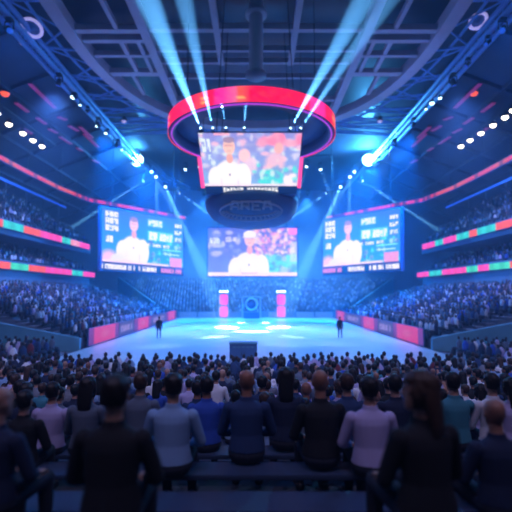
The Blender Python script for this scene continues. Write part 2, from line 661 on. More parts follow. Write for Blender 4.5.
# ------------------------------------------------------------------ long lighting trusses
for s, side in ((-1, 'left'), (1, 'right')):
    t = thing('lighting_truss', 'long blue box truss running under the roof on the %s side' % side, 'truss',
              (s * 19.2, 40, 25.6), group=None)
    for name, dx, dz in (('chord', -.4, -.4), ('chord', .4, -.4), ('chord', -.4, .4), ('chord', .4, .4)):
        bm = bmesh.new()
        tube(bm, [(dx, -32, dz), (dx, 28, dz)], .24, 10)
        obj(name, bm, M['truss'], t, True)
    bm = bmesh.new()
    k = 0
    y = -32
    while y < 27:
        z0, z1 = (-.4, .4) if k % 2 else (.4, -.4)
        for dx in (-.4, .4):
            tube(bm, [(dx, y, z0), (dx, y + 1.2, z1)], .05, 5)
        x0, x1 = (-.4, .4) if k % 2 else (.4, -.4)
        for dz in (-.4, .4):
            tube(bm, [(x0, y, dz), (x1, y + 1.2, dz)], .05, 5)
        y += 1.2
        k += 1
    obj('lattice', bm, M['truss'], t)
    for yy in (-30, -18, -6, 6, 18, 27):
        bm = bmesh.new()
        tube(bm, [(0, yy, .4), (0, yy, 2.2)], .04, 5)
        obj('hanger', bm, M['cable'], t)
    # curved truss carrying the moving heads behind the scoreboard
    pts = [(lambda p: (abs(p.x), p.y, p.z + 1.5))(at(a_, b_, Y_)) for a_, b_, Y_ in ((137, 160, 66.8), (151, 171, 71), (158, 177, 72.3), (166, 186, 73.5), (178, 192, 75), (190, 197, 76))]
    t = thing('lighting_truss', 'curved dark truss hung on the %s, bending in behind the scoreboard' % side, 'truss', (s * 15, 73, 23.4))
    lp = [Vector((s * (x - 15), y - 73, z - 23.4)) for x, y, z in pts]
    for dz in (-.3, .3):
        bm = bmesh.new()
        tube(bm, [p + Vector((0, 0, dz)) for p in lp], .08, 6)
        obj('chord', bm, M['truss_dark'], t, True)
    zz = []
    for a, b in zip(lp[:-1], lp[1:]):
        for k in range(4):
            zz.append(a.lerp(b, k / 4) + Vector((0, 0, -.3 if k % 2 else .3)))
    bm = bmesh.new()
    tube(bm, zz, .04, 5)
    obj('lattice', bm, M['truss_dark'], t)
    for p in lp[::2]:
        bm = bmesh.new()
        tube(bm, [p + Vector((0, 0, .3)), (p.x, p.y, 4.4)], .04, 5)
        obj('hanger', bm, M['cable'], t)
    t = thing('lighting_truss', 'short dark truss carrying two small lamps %s of the scoreboard' % side, 'truss', (s * 10.3, 65.5, 26.1))
    bm = bmesh.new()
    tube(bm, [(-2, 0, 0), (2, 0, 0)], .1, 6)
    obj('chord', bm, M['truss_dark'], t)
    for dx in (-1.8, 1.8):
        bm = bmesh.new()
        tube(bm, [(dx, 0, 0), (dx, 0, 1.6)], .04, 5)
        obj('hanger', bm, M['cable'], t)


# ------------------------------------------------------------------ lamps
def make_flood(name, label, cat, r, m, group):
    t = thing(name, label, cat, group=group)
    bm = bmesh.new()
    cyl(bm, (0, 0, .25), r * 1.15, .5, 20, r * .7)
    obj('housing', bm, M['black'], t, True)
    bm = bmesh.new()
    ball(bm, (0, 0, 0), (r, r, r * .9), 16)
    obj('lens', bm, m, t, True)
    bm = bmesh.new()
    tube(bm, [(0, 0, .5), (0, 0, 1.1)], .04, 6)
    tube(bm, [(-r * 1.2, 0, .1), (-r * 1.2, 0, .62), (r * 1.2, 0, .62), (r * 1.2, 0, .1)], .03, 6)
    obj('bracket', bm, M['black'], t)
    return t


proto_flood = None
FL = [(-3, 113), (9, 124), (23, 133), (33, 140), (42, 146)]
FR = [(513, 110), (505, 117), (493, 125), (481, 133), (470, 140), (461, 146)]
for pts, side in ((FL, 'left'), (FR, 'right')):
    for i, (px, py) in enumerate(pts):
        d = ray(px, py)
        s = 26.5 / abs(d.x)
        p = Vector((0, 0, H)) + d * s
        lab = 'warm white floodlight at the far %s, %s from the outer end of its row' % (side, ORD[i])
        if proto_flood is None:
            proto_flood = make_flood('floodlight', lab, 'light', .32, M['lamp'], None)
            proto_flood.location = p
        else:
            dup(proto_flood, p, (0, 0, 0), lab)
    # the rail that carries them
    bm = bmesh.new()
    s = -1 if side == 'left' else 1
    tube(bm, [(0, -16, 0), (0, 12, 0)], .09, 8)
    t = thing('light_rail', 'steel rail carrying the row of warm white floodlights on the %s' % side, 'rail', (s * 26.5, 42, 23.65))
    obj('pipe', bm, M['cable'], t)
    for yy in (-15, -5, 3, 11):
        bm = bmesh.new()
        tube(bm, [(0, yy, 0), (0, yy, .95)], .03, 5)
        obj('hanger', bm, M['cable'], t)

proto_small = None
SL = [(73, 97, .30), (80, 105, .14), (97, 126, .2), (106, 133, .25), (117, 144, .22), (122, 150, .16)]
SR = [(440, 98, .2), (432, 103, .28), (426, 109, .16), (403, 128, .25), (397, 133, .26), (384, 146, .2)]
for pts, s, side in ((SL, -1, 'left'), (SR, 1, 'right')):
    for i, (px, py, r) in enumerate(pts):
        d = ray(px, py)
        p = Vector((0, 0, H)) + d * (19.2 / abs(d.x))
        lab = 'small cool white lamp under the %s blue truss, %s along from the near end' % (side, ORD[i])
        if proto_small is None:
            proto_small = make_flood('spotlight', lab, 'light', .3, M['lamp_cool'], None)
            o = proto_small
            o.location = p
        else:
            o = dup(proto_small, p, (0, 0, 0), lab)
        o.scale = (r / .36,) * 3
# ring shaped lamps and coloured lamps high on the sides
for px, py, nm, lab, mm, r in ((32, 28, 'ring_lamp', 'round lilac ring lamp on the left blue truss near the picture corner', 'lamp_lilac', .75),
                               (478, 21, 'ring_lamp', 'round lilac ring lamp on the right blue truss near the picture corner', 'lamp_lilac', .65)):
    p = Vector((0, 0, H)) + ray(px, py) * (18.4 / abs(ray(px, py).x))
    t = thing(nm, lab, 'light', p)
    t.rotation_euler = (-.5, 0, 0)
    bm = bmesh.new()
    pts = [(r * math.cos(a), r * math.sin(a), 0) for a in [2 * PI * k / 24 for k in range(25)]]
    tube(bm, pts, .13, 8)
    obj('ring_tube', bm, M[mm], t, True)
    bm = bmesh.new()
    cyl(bm, (0, 0, .2), r * .8, .25, 24)
    tube(bm, [(0, 0, .2), (0, 0, .9)], .06, 6)
    obj('housing', bm, M['body'], t, True)
for px, py, mm, lab, r in ((5, 93, 'lamp_red', 'small glowing red-orange lamp on the left roof slope', .42),
                           (474, 93, 'lamp_red', 'small glowing red-orange lamp on the right roof slope', .38),
                           (23, 42, 'lamp_lilac', 'dim lilac lamp on the left roof slope below the ring lamp', .34),
                           (124, 121, 'lamp_lilac', 'dim lilac lamp between left blue truss and oval roof ring', .3),
                           (380, 121, 'lamp_lilac', 'dim lilac lamp between right blue truss and oval roof ring', .3)):
    p = roof_pt(px, py, .5) if px < 100 or px > 400 else at_z(px, py, 25.4)
    t = make_flood('downlight', lab, 'light', r, M[mm], None)
    t.location = p
# magenta light strips on the roof slopes
ST = [(30, 84, 55, 108), (16, 103, 28, 112), (37, 118, 46, 124), (58, 117, 66, 120), (69, 126, 78, 131), (84, 134, 98, 147),
      (49, 129, 57, 133), (60, 137, 71, 144), (77, 148, 82, 151), (93, 160, 99, 163), (80, 127, 92, 138), (22, 128, 32, 134)]
k = 0
for s, side in ((-1, 'left'), (1, 'right')):
    for (a, b, c, d) in ST:
        if s > 0:
            a, c = 510 - a, 510 - c
        p, q = roof_pt(a, b, .75), roof_pt(c, d, .75)
        bm = bmesh.new()
        mid = (p + q) / 2
        bar(bm, p - mid, q - mid, .42, .12)
        k += 1
        t = thing('light_strip', 'dim magenta light strip on the %s roof slope, %s counted away from the camera' % (side, ORD[(k - 1) % 12]), 'light', mid)
        obj('diffuser', bm, M['strip'], t)
        bm = bmesh.new()
        bar(bm, p - mid + Vector((0, 0, .12)), q - mid + Vector((0, 0, .12)), .5, .12)
        tube(bm, [(0, 0, .1), (0, 0, .6)], .04, 5)
        obj('housing', bm, M['ceiling'], t)


# moving head spotlights
def make_head(label, m, r=.2):
    t = thing('moving_head_light', label, 'light')
    bm = bmesh.new()
    box(bm, (0, 0, .62), (.42, .34, .2), bevel=.03)
    obj('base', bm, M['black'], t)
    bm = bmesh.new()
    tube(bm, [(-.28, 0, 0), (-.28, 0, .48), (.28, 0, .48), (.28, 0, 0)], .05, 6)
    obj('yoke', bm, M['black'], t)
    bm = bmesh.new()
    cyl(bm, (0, 0, 0), r, .5, 16, r * .75)
    obj('head', bm, M['black'], t, True)
    bm = bmesh.new()
    cyl(bm, (0, 0, -.27), r * .92, .06, 16)
    obj('lens', bm, m, t, True)
    return t


def aim_child(t, d):
    """tilt the head and its lens of a fixture along direction d"""
    q = d.normalized().to_track_quat('-Z', 'Y').to_euler()
    for c in t.children:
        if c.name.startswith(('head', 'lens')):
            c.rotation_euler = q


def spot(loc, target, energy, color, full_deg, blend=.4, size=.12):
    L = bpy.data.lights.new('spotlight_beam', 'SPOT')
    L.energy = energy
    L.color = color
    L.spot_size = math.radians(full_deg)
    L.spot_blend = blend
    L.shadow_soft_size = size
    o = bpy.data.objects.new('spotlight_beam', L)
    COL.objects.link(o)
    loc, target = Vector(loc), Vector(target)
    d = (target - loc).normalized()
    o.location = loc + d * .52
    o.rotation_euler = d.to_track_quat('-Z', 'Y').to_euler()
    return o


CYB = (.14, .55, 1.0)
WHB = (.42, .70, 1.0)
BLU = (.0, .20, 1.0)
LAV = (.22, .32, 1.0)
proto_head = make_head('moving head', M['lamp_cool'])


def fixture(p, target, lab, scale=1.0, up=False, big=False):
    if not proto_head.get('used'):
        o = proto_head
        o['label'] = lab
        o.location = p
        o['used'] = 1
    else:
        o = dup(proto_head, p, (0, 0, 0), lab)
        if 'used' in o:
            del o['used']
    o.scale = (scale,) * 3
    if 'wash' in lab or 'house' in lab or 'side truss' in lab:  # added fill fixtures and the court heads take a dim blue lens
        for c_ in o.children:
            if c_.name.startswith('lens'):
                c_.material_slots[0].link = 'OBJECT'
                c_.material_slots[0].material = M['lamp_blue']
    d = Vector(target) - Vector(p)
    if up:
        o.rotation_euler = (PI, 0, 0)
        d = Matrix.Rotation(-PI, 3, 'X') @ d
    aim_child(o, d)
    return o


# beams from the top of the scoreboard towards the roof
TOPZ = at(250, 133, 29).z
UP = [((201, 131), (148, 0), 28.75, 20, 150000, 9.5, 'outer left'), ((213, 131), (184, 0), 28.75, 20.5, 110000, 7.5, 'inner left'),
      ((226, 131), (205, 0), 28.8, 22, 34000, 7.0, 'third from left'), ((244, 131), (254, 0), 28.8, 22, 44000, 8.0, 'middle'),
      ((290, 131), (364, 0), 28.75, 20, 130000, 8.5, 'inner right'), ((300, 131), (388, 0), 28.75, 20.5, 90000, 7.5, 'outer right')]
for (a, b), (c, d), Y0, Y1, e, ang, nm in UP:
    p, q = at(a, b - 2, Y0), at(c, d, Y1)
    fixture(p, q, 'moving head on the scoreboard top sending a beam up, %s' % nm, .38, up=True)
    spot(p, q, e * 12, WHB, ang, .55, .06)

# cluster of moving heads on the curved trusses with beams down into the haze
DOWN = [((151, 171), 71.0, (225, 300), 50, 20000, 4, 'upper'), ((156, 176), 72.0, (160, 330), 50, 25000, 4, 'second'),
        ((145, 180), 70.0, (85, 219), 69, 85000, 3.0, 'lowest outer'), ((165, 186), 73.5, (215, 300), 55, 60000, 5, 'third'),
        ((178, 192), 75.0, (215, 218), 82, 100000, 3.0, 'fourth'), ((186, 168), 65.5, (150, 260), 60, 16000, 4, 'inner upper'),
        ((199, 165), 65.3, (231, 285), 61, 22000, 3, 'innermost')]
for s, side in ((-1, 'left'), (1, 'right')):
    for (a, b), Y0, (c, d), Y1, e, ang, nm in DOWN:
        if s > 0:
            a, c = 506 - a, 506 - c
        p, q = at(a, b, Y0), at(c, d, Y1)
        o = fixture(p, q, 'moving head on the curved truss, %s, %s of its cluster' % (side, nm), 1.2)
        spot(p, q, e * 55, WHB, ang, .5, .1)
    # the very bright lamp
    a = 137 if s < 0 else 368.5
    p = at(a, 160, 66.8)
    t = thing('beam_light', 'dazzling cyan white lamp flaring at the far end of the %s truss' % side, 'light', p)
    bm = bmesh.new()
    cyl(bm, (0, .35, 0), 1.0, .6, 24, .7, Matrix.Rotation(PI / 2, 4, 'X'))
    tube(bm, [(0, .3, .5), (0, .3, 1.0)], .08, 6)
    obj('housing', bm, M['black'], t, True)
    bm = bmesh.new()
    ball(bm, (0, 0, 0), (.95, .45, .95), 20)
    obj('lens', bm, M['lamp_big'], t, True)
    L = bpy.data.lights.new('flare_lamp', 'POINT')
    L.energy = 28000
    L.color = (.05, .38, 1)
    L.shadow_soft_size = .5
    o = bpy.data.objects.new('flare_lamp', L)
    COL.objects.link(o)
    o.location = p + Vector((0, -.8, -.1))
    for k, (c, d, e) in enumerate([(130, 300, 50000), (185, 330, 60000), (95, 290, 24000), (215, 250, 40000)]):
        if s > 0:
            c = 506 - c
        spot(p + Vector((0, -.9, -.3)), at(c, d, 50), e * 12, WHB, 3.0, .6, .2)
    # added fill lights in made-up wash fixtures under the long truss
    for Y, tgt, e, nm in ((62, (0, 55, 0), 140000, 'far'), (48, (s * 13, 62, 0), 110000, 'middle'), (38, (s * 24, 42, 4), 30000, 'near'),
                          (30, (s * 3, 15, 2), 5000, 'nearest')):
        p = Vector((s * 18.6, Y, 24.0))
        fixture(p, tgt, 'added dark wash fill light under the %s blue truss, the %s one' % (side, nm), 1.2)
        spot(p, tgt, e, LAV if nm == 'near' else BLU, 76 if nm == 'middle' else 95, .9, .5)
# fill lights added for end stand and end wall, and up to the roof
for x, side in ((-8, 'left'), (8, 'right')):
    p = Vector((x * 1.2, 76.5, 22.4))
    fixture(p, (x, 82, 0), 'wash light of the end stand hung from the inner %s truss end' % side, 1.2)
    spot(p, (x, 84, 3), 60000, (.08, .35, 1), 120, .8, .5)
for s, side in ((-1, 'left'), (1, 'right')):
    p = Vector((s * 25.7, 38, 12.4))
    fixture(p, (0, 36, 26), 'added fill uplight on the %s gallery rail washing the roof' % side, 1.2, up=True)
    spot(p, (s * 4, 40, 26), 4500, (.16, .28, 1), 70, .8, .5)
# unseen house lights added behind the camera as fill, dim and lavender
for x in (-12, -4, 4, 12):
    p = Vector((x, -4, 24.0))
    fixture(p, (x * .8, 10, 2), 'added dim house fill light above the back rows, %s from the left' % ORD[(x + 12) // 8], 1.2)
    spot(p, (x * .8, 12, 2), 2300, (.55, .45, .9), 80, .9, .5)
    spot(p, (x * 1.5, 22, 0), 10000, (.34, .42, 1), 46, .9, .5)
# pale court fill, added in made-up fixtures on the side trusses
for s, side in ((-1, 'left'), (1, 'right')):
    p = Vector((s * 18.6, 55, 24.0))
    fixture(p, (0, 46, 0), 'added court wash fill light in the middle of the %s blue truss' % side, 1.2)
    spot(p, (-s * 1, 47, 0), 26000, (.45, .58, 1), 52, .9, .5)
# court pools
for i, (px, py) in enumerate(((155, 346), (184, 334), (202, 326), (284, 327), (311, 330), (331, 344), (284, 344), (238, 322))):
    g = at_z(px, py, 0)
    p = Vector((max(-18.5, min(18.5, g.x * 1.2)), g.y - 4, 25.0))
    p.x = (18.6 if g.x < 0 else -18.6)
    p.z = 24.2
    p.y = 32 + 3.2 * i
    fixture(p, g, 'moving head on a side truss lighting the court, %s along' % ORD[i], .8)
    spot(p, g, 34000, (.45, .80, 1.0), 7.0, 1.0, .2)


# ------------------------------------------------------------------ hanging scoreboard
YB = 30
sb = thing('scoreboard', 'centre hung scoreboard with large top screen and rounded navy underside', 'scoreboard', (0, 32, 15))


def L2(p, root=sb):
    return Vector(p) - Vector(root.location)


TL, TR, BR, BL = at(198, 133, 29.0), at(302, 133, 29.0), at(297, 186, 30.4), at(205, 186, 30.4)
disp = led_grid('screen', L2(TL), L2(TR), L2(BR), L2(BL), top_picture(), M['screen'], sb)
bm = bmesh.new()
nrm = (TR - TL).cross(BL - TL).normalized()
if nrm.y < 0:
    nrm = -nrm
fr = [L2(p) + nrm * .05 for p in (TL + Vector((-.1, 0, .1)), TR + Vector((.1, 0, .1)), BR + (BR - TR) * .16, BL + (BL - TL) * .16)]
back = [L2(p) + Vector((0, 7, 0)) for p in (TL, TR, BR + (BR - TR) * .16, BL + (BL - TL) * .16)]
vs = [bm.verts.new(p) for p in fr + back]
for f in ((0, 1, 2, 3), (7, 6, 5, 4), (0, 4, 5, 1), (1, 5, 6, 2), (2, 6, 7, 3), (3, 7, 4, 0)):
    bm.faces.new([vs[i] for i in f])
obj('housing', bm, M['body'], sb)
for a, b, c, d in ((TL, BL, -1, 0), (TR, BR, 1, 0)):
    bm = bmesh.new()
    m1 = a.lerp(b, .45)
    bar(bm, L2(m1) + Vector((c * .14, -.02, 0)), L2(b) + Vector((c * .14, -.02, -.15)), .2, .25)
    obj('edge_light', bm, M['pinkside'], sb)
# caption line under the screen
img = canvas(120, 14, (.005, .03, .16), (.005, .03, .16))
glyphs(img, .2, .2, .8, .8, (.9, .95, 1), 16, 31, .75)
ca, cb = BL + (BL - TL) * .015, BR + (BR - TR) * .015
cc, cd = BR + (BR - TR) * .14, BL + (BL - TL) * .14
led_grid('caption_strip', L2(ca), L2(cb), L2(cc), L2(cd), img, M['screen'], sb)
# rounded underside (dome) with an oval badge
CZ = 11.7
bm = bmesh.new()
prof = [(3.75, 0), (3.8, -.35), (3.65, -.9), (3.2, -1.5), (2.4, -1.95), (1.2, -2.2), (.05, -2.28)]
n = 48
rr = []
for r, z in prof:
    rr.append([bm.verts.new((-.36 + r * math.cos(2 * PI * k / n), 1.8 + r * math.sin(2 * PI * k / n), CZ - 15 + z)) for k in range(n)])
for a, b in zip(rr[:-1], rr[1:]):
    for k in range(n):
        bm.faces.new((a[k], a[(k + 1) % n], b[(k + 1) % n], b[k]))
bm.faces.new(rr[0])
bm.faces.new(rr[-1][::-1])
dome = obj('underside', bm, M['under'], sb, True)


def dome_pt(px, py, off=.05):
    """point on the underside surface seen at a pixel (ray march)"""
    d = ray(px, py)
    d = d / d.y
    for i in range(400):
        Y = 28.5 + i * .02
        p = Vector((0, 0, H)) + d * Y
        q = p - Vector((-.36, 33.8, CZ))
        r = math.hypot(q.x, q.y)
        zz = np.interp(r, [a for a, b in prof][::-1][:-1] + [3.8], [b for a, b in prof][::-1][:-1] + [-.35])
        if r <= 3.8 and q.z >= zz:
            return p - Vector((0, 0, H)).normalized() * 0 + (Vector((0, 0, H)) - p).normalized() * off
    return None


def relief(name, stroke_list, m, rad=.05):
    bm = bmesh.new()
    for st in stroke_list:
        pts = [dome_pt(*p) for p in st]
        pts = [L2(p) for p in pts if p is not None]
        if len(pts) > 1:
            tube(bm, pts, rad, 6)
    if not bm.verts:
        bm.free()
        return
    obj(name, bm, m, sb, True)


ov = lambda rx, ry, n=40, cx=251, cy=211, a0=0, a1=2 * PI: [(cx + rx * math.cos(a0 + (a1 - a0) * k / n), cy + ry * math.sin(a0 + (a1 - a0) * k / n)) for k in range(n + 1)]
relief('badge_rim', [ov(31, 9.5)], M['body2'], .08)
relief('badge_inner_band', [ov(25, 6.2, a0=.1, a1=PI - .1, cy=210)], M['body2'], .06)
st = []
for k in range(17):      # ticks around the lower band
    a = .15 + (PI - .3) * k / 16
    st.append([(251 + 26.5 * math.cos(a), 210 + 7 * math.sin(a)), (251 + 29.5 * math.cos(a), 211 + 8.8 * math.sin(a))])
for one in st:
    relief('badge_tick', [one], M['body2'], .05)
st = []
x0, y0, ch = 231, 201.5, 8
for chx in 'AREA':        # pale block capitals
    w = 8
    if chx == 'A':
        s_ = [[(0, 1), (.2, 0), (.8, 0), (1, 1)], [(.1, .6), (.9, .6)]]
    elif chx == 'R':
        s_ = [[(0, 1), (0, 0), (.9, .05), (.9, .5), (0, .5)], [(.4, .5), (1, 1)]]
    else:
        s_ = [[(1, 0), (0, 0), (0, 1), (1, 1)], [(0, .5), (.8, .5)]]
    for q in s_:
        st.append([(x0 + w * u, y0 + ch * v) for u, v in q])
    x0 += 10.8
relief('badge_letters', st, M['body2'], .10)
# support: mast and cables
for x in (-3, 3):
    for yy in (-1.5, 2.5):
        bm = bmesh.new()
        tube(bm, [(x, yy, .4), (x * .8, yy, 12.4)], .035, 6)
        obj('hanging_cable', bm, M['cable'], sb)

mast = thing('roof_mast', 'thick pale blue vertical mast hanging from the roof above the scoreboard', 'mast', (0, 31.2, 21))
bm = bmesh.new()
cyl(bm, (0, 0, 3.3), .55, 6.6, 24)
obj('tube', bm, M['beam'], mast, True)
for z_, r_ in ((0, .8), (5.0, .85)):
    bm = bmesh.new()
    cyl(bm, (0, 0, z_), r_, .3, 24)
    obj('collar', bm, M['beam'], mast, True)

# ------------------------------------------------------------------ halo ring
HC, HR, HZ = 33.5, 6.75, 17.34
halo = thing('halo_ring', 'big circular ring of glowing red and pink light above the scoreboard', 'light ring', (0, HC, HZ))
halo.rotation_euler = (0, 0, 0)
hoff = -.35
n = 160
img = np.zeros((8, n + 1, 3))
for k in range(n + 1):
    a = k / n * 2 * PI
    t = .5 + .5 * math.sin(a * 9 + 1.3) * math.sin(a * 5 + .4)
    img[:, k] = np.array((1.0, .006, .085)) + np.array((0, .12, .0)) * max(0, t - .6) * 2
    if math.sin(a * 6) > .75:
        img[:, k] += np.array((0, .02, .25))
img += rng.normal(0, .01, img.shape)
for yy in range(2, 6):
    for k in range(n):
        if rng.random() < .22 and img[yy, k, 1] > .04:
            img[yy, k:k + 2] = (1, .45, .15)
img = np.clip(img, 0, 1)
P = []
for j in range(8):
    z = .55 - 1.1 * j / 7
    for k in range(n + 1):
        a = 2 * PI * k / n
        P.append((hoff + HR * math.cos(a), HR * math.sin(a), z))
fc = [(j * (n + 1) + k, (j + 1) * (n + 1) + k, (j + 1) * (n + 1) + k + 1, j * (n + 1) + k + 1) for j in range(7) for k in range(n)]
me = bpy.data.meshes.new('led_band')
me.from_pydata(P, [], fc)
at_ = me.attributes.new('pix', 'FLOAT_COLOR', 'POINT')
c = np.ones((len(P), 4), np.float32)
c[:, :3] = img.reshape(-1, 3)
at_.data.foreach_set('color', c.ravel())
M['halo'] = attr_emit('halo_pixels', 1.25)
link_mesh('led_band', me, M['halo'], halo)
bm = bmesh.new()
circ = lambda r: (lambda t: Vector((hoff + r * math.cos(t), r * math.sin(t), 0)))
band(bm, circ(HR - .55), circ(HR - .03), -.5, .58, 96)
obj('housing', bm, M['body'], halo, True)
bm = bmesh.new()
tube(bm, [(hoff + (HR - .3) * math.cos(2 * PI * k / 96), (HR - .3) * math.sin(2 * PI * k / 96), -.56) for k in range(97)], .055, 6, cap=False)
obj('rim_light', bm, M['purple'], halo, True)
bm = bmesh.new()
band(bm, circ(4.2), circ(HR - .5), .30, .45, 96)
obj('soffit', bm, M['body'], halo, True)
for k in range(4):
    a = PI / 4 + k * PI / 2
    bm = bmesh.new()
    tube(bm, [(hoff + (HR - .3) * math.cos(a), (HR - .3) * math.sin(a), .5), (hoff + (HR - .3) * math.cos(a), (HR - .3) * math.sin(a), 10.6)], .03, 6)
    obj('hanging_cable', bm, M['cable'], halo)


# ------------------------------------------------------------------ the three big screens at the far end
def big_screen(label, TL, TR, BR, BL, img, ticker=None, edge=None):
    c = (TL + TR + BR + BL) / 4
    t = thing('led_screen', label, 'screen', c)
    q = [p - c for p in (TL, TR, BR, BL)]
    nrm = (q[1] - q[0]).cross(q[3] - q[0]).normalized()
    if nrm.y < 0:
        nrm = -nrm
    led_grid('display', *q, img, M['screen'], t)
    bm = bmesh.new()
    lo = Vector((0, 0, -1.25 if ticker is not None else -.2))
    e = (q[1] - q[0]).normalized() * .2
    u = Vector((0, 0, .2))
    pts = [q[0] - e + u, q[1] + e + u, q[2] + e + lo, q[3] - e + lo]
    vs = [bm.verts.new(p + nrm * .06) for p in pts] + [bm.verts.new(p + nrm * .7) for p in pts]
    for f in ((0, 1, 2, 3), (7, 6, 5, 4), (0, 4, 5, 1), (1, 5, 6, 2), (2, 6, 7, 3), (3, 7, 4, 0)):
        bm.faces.new([vs[i] for i in f])
    obj('frame', bm, M['body'], t)
    if ticker is not None:
        z0, z1 = Vector((0, 0, -.25)), Vector((0, 0, -1.05))
        led_grid('ticker', q[3] + z0, q[2] + z0, q[2] + z1, q[3] + z1, ticker, M['screen'], t)
    for p in (q[0].lerp(q[1], .12), q[0].lerp(q[1], .88)):
        p = p + nrm * .4
        top = 26.0 - c.z
        xx = abs(p.x + c.x)
        if xx > 20:
            top -= SLOPE * (xx - 20)
        bm = bmesh.new()
        tube(bm, [p, (p.x, p.y, top + 1.6)], .05, 6)
        obj('hanging_cable', bm, M['cable'], t)
    return t


tk = canvas(140, 10, (.0, .08, .36), (.0, .08, .36))
glyphs(tk, 0, .15, .38, .85, WHT, 18, 41, .75)
glyphs(tk, .42, .15, .64, .85, WHT, 9, 42, .75)
glyphs(tk, .70, .15, .98, .85, (1, .3, .6), 13, 43, .9)
big_screen('left tilted big screen showing a man in white beside cyan text', at(102, 207, 53.5), at(183, 220, 62.5), at(183, 268, 62.5), at(102, 261, 53.5),
           side_picture(50), tk)
tk2 = canvas(140, 10, (.0, .08, .36), (.0, .08, .36))
glyphs(tk2, 0, .15, .28, .85, (1, .3, .6), 13, 44, .9)
glyphs(tk2, .36, .15, .58, .85, WHT, 9, 45, .75)
glyphs(tk2, .64, .15, .99, .85, WHT, 16, 46, .75)
big_screen('right tilted big screen showing a man in white beside cyan text', at(323, 220, 62.5), at(400, 208, 53.5), at(400, 261, 53.5), at(323, 267, 62.5),
           side_picture(50), tk2)
big_screen('middle far screen showing a man in white with a cap', at(208, 228, 66), at(297, 228, 66), at(297, 276, 66), at(208, 276, 66),
           centre_picture())

# ------------------------------------------------------------------ LED hoop and ribbons
HZ2 = 18.2


def hoop_path():
    px = [(0, 157), (28, 172), (60, 188), (90, 200), (128, 207), (160, 213), (186, 218)]
    pts = [Vector((-26.4, 24, HZ2)), Vector((-26.4, 34, HZ2))] + [at_z(a, b, HZ2) for a, b in px]
    return pts


def resample(pts, step):
    out = [pts[0]]
    for a, b in zip(pts[:-1], pts[1:]):
        n_ = max(1, int((b - a).length / step))
        for k in range(1, n_ + 1):
            out.append(a.lerp(b, k / n_))
    return out


def ribbon(name, label, cat, pts, h, colour_fn, m, rows=4, depth=.25, hang=None):
    """LED strip following a path, with a housing behind it"""
    c = pts[len(pts) // 2]
    t = thing(name, label, cat, c)
    P, Cc = [], []
    n_ = len(pts)
    for j in range(rows):
        for k, p in enumerate(pts):
            P.append(tuple(p - c + Vector((0, 0, h / 2 - h * j / (rows - 1)))))
            Cc.append((*colour_fn(k, j, n_), 1))
    fc = [(j * n_ + k, (j + 1) * n_ + k, (j + 1) * n_ + k + 1, j * n_ + k + 1) for j in range(rows - 1) for k in range(n_ - 1)]
    me = bpy.data.meshes.new('led_face')
    me.from_pydata(P, [], fc)
    at_ = me.attributes.new('pix', 'FLOAT_COLOR', 'POINT')
    at_.data.foreach_set('color', np.array(Cc, np.float32).ravel())
    link_mesh('led_face', me, m, t)
    bm = bmesh.new()
    prev = None
    for k, p in enumerate(pts):
        a = pts[max(0, k - 1)]
        b = pts[min(n_ - 1, k + 1)]
        d = (b - a).normalized()
        out = Vector((-d.y, d.x, 0))
        if out.x * p.x < 0:
            out = -out
        q = p - c
        ring_ = [bm.verts.new(q + out * o_ + Vector((0, 0, z_))) for o_, z_ in ((.05, -h / 2 - .08), (depth, -h / 2 - .08), (depth, h / 2 + .08), (.05, h / 2 + .08))]
        if prev:
            for i in range(4):
                bm.faces.new((prev[i], prev[(i + 1) % 4], ring_[(i + 1) % 4], ring_[i]))
        else:
            bm.faces.new(ring_)
        prev = ring_
    bm.faces.new(prev[::-1])
    obj('housing', bm, M['body'], t)
    if hang:
        for p in pts[::hang]:
            bm = bmesh.new()
            xx = abs(p.x)
            top = 27.5 if xx < 20 else 27 - SLOPE * (xx - 20)
            ox = .12 if p.x > 0 else -.12
            tube(bm, [(p.x - c.x + ox, p.y - c.y + .1, 0), (p.x - c.x + ox, p.y - c.y + .1, top - c.z)], .03, 5)
            obj('hanging_cable', bm, M['cable'], t)
    return t


hp = resample(hoop_path(), .35)
hseed = np.random.default_rng(5)
gate = hseed.random(600)


def hoop_col(k, j, n_):
    far = k > n_ * .62
    if far:
        base = (1.0, .02, .25)
        on = (gate[(k // 2) % 600] < .72) and (k % 17 > 2)
        if not on:
            base = (.12, .02, .16)
        elif j in (0, 3):
            base = (.6, .03, .25)
    else:
        base = (1.0, .02, .06) if gate[(k // 6) % 600] < .75 else (1.0, .10, .03)
        if k % 14 < 2:
            base = (.3, .02, .08)
        if j in (0, 3):
            base = tuple(x * .45 for x in base)
    return base


for s, side in ((-1, 'left'), (1, 'right')):
    pts = [Vector((-s * p.x, p.y, p.z)) if s > 0 else p.copy() for p in hp]
    ribbon('led_hoop', 'curved glowing red lettered light band hung above the %s side gallery' % side, 'light band', pts, .52, hoop_col, M['hoop'], hang=22)
# coloured ribbons
pink, cyan_, oran, teal_ = (1.0, .06, .48), (.03, .65, .65), (1.0, .10, .04), (.05, .7, .5)


def seq_fn(seq):
    tot = sum(w for w, c in seq)

    def f(k, j, n_):
        u = k / (n_ - 1) * tot
        for w, c in seq:
            if u <= w:
                break
            u -= w
        c = np.array(c)
        e = min(1, min(u, w - u) / .12 + .4)
        b = 1 + .15 * math.sin(k * .9)
        return tuple(np.clip(c * b + (.01, .01, .01), 0, 1))
    return f


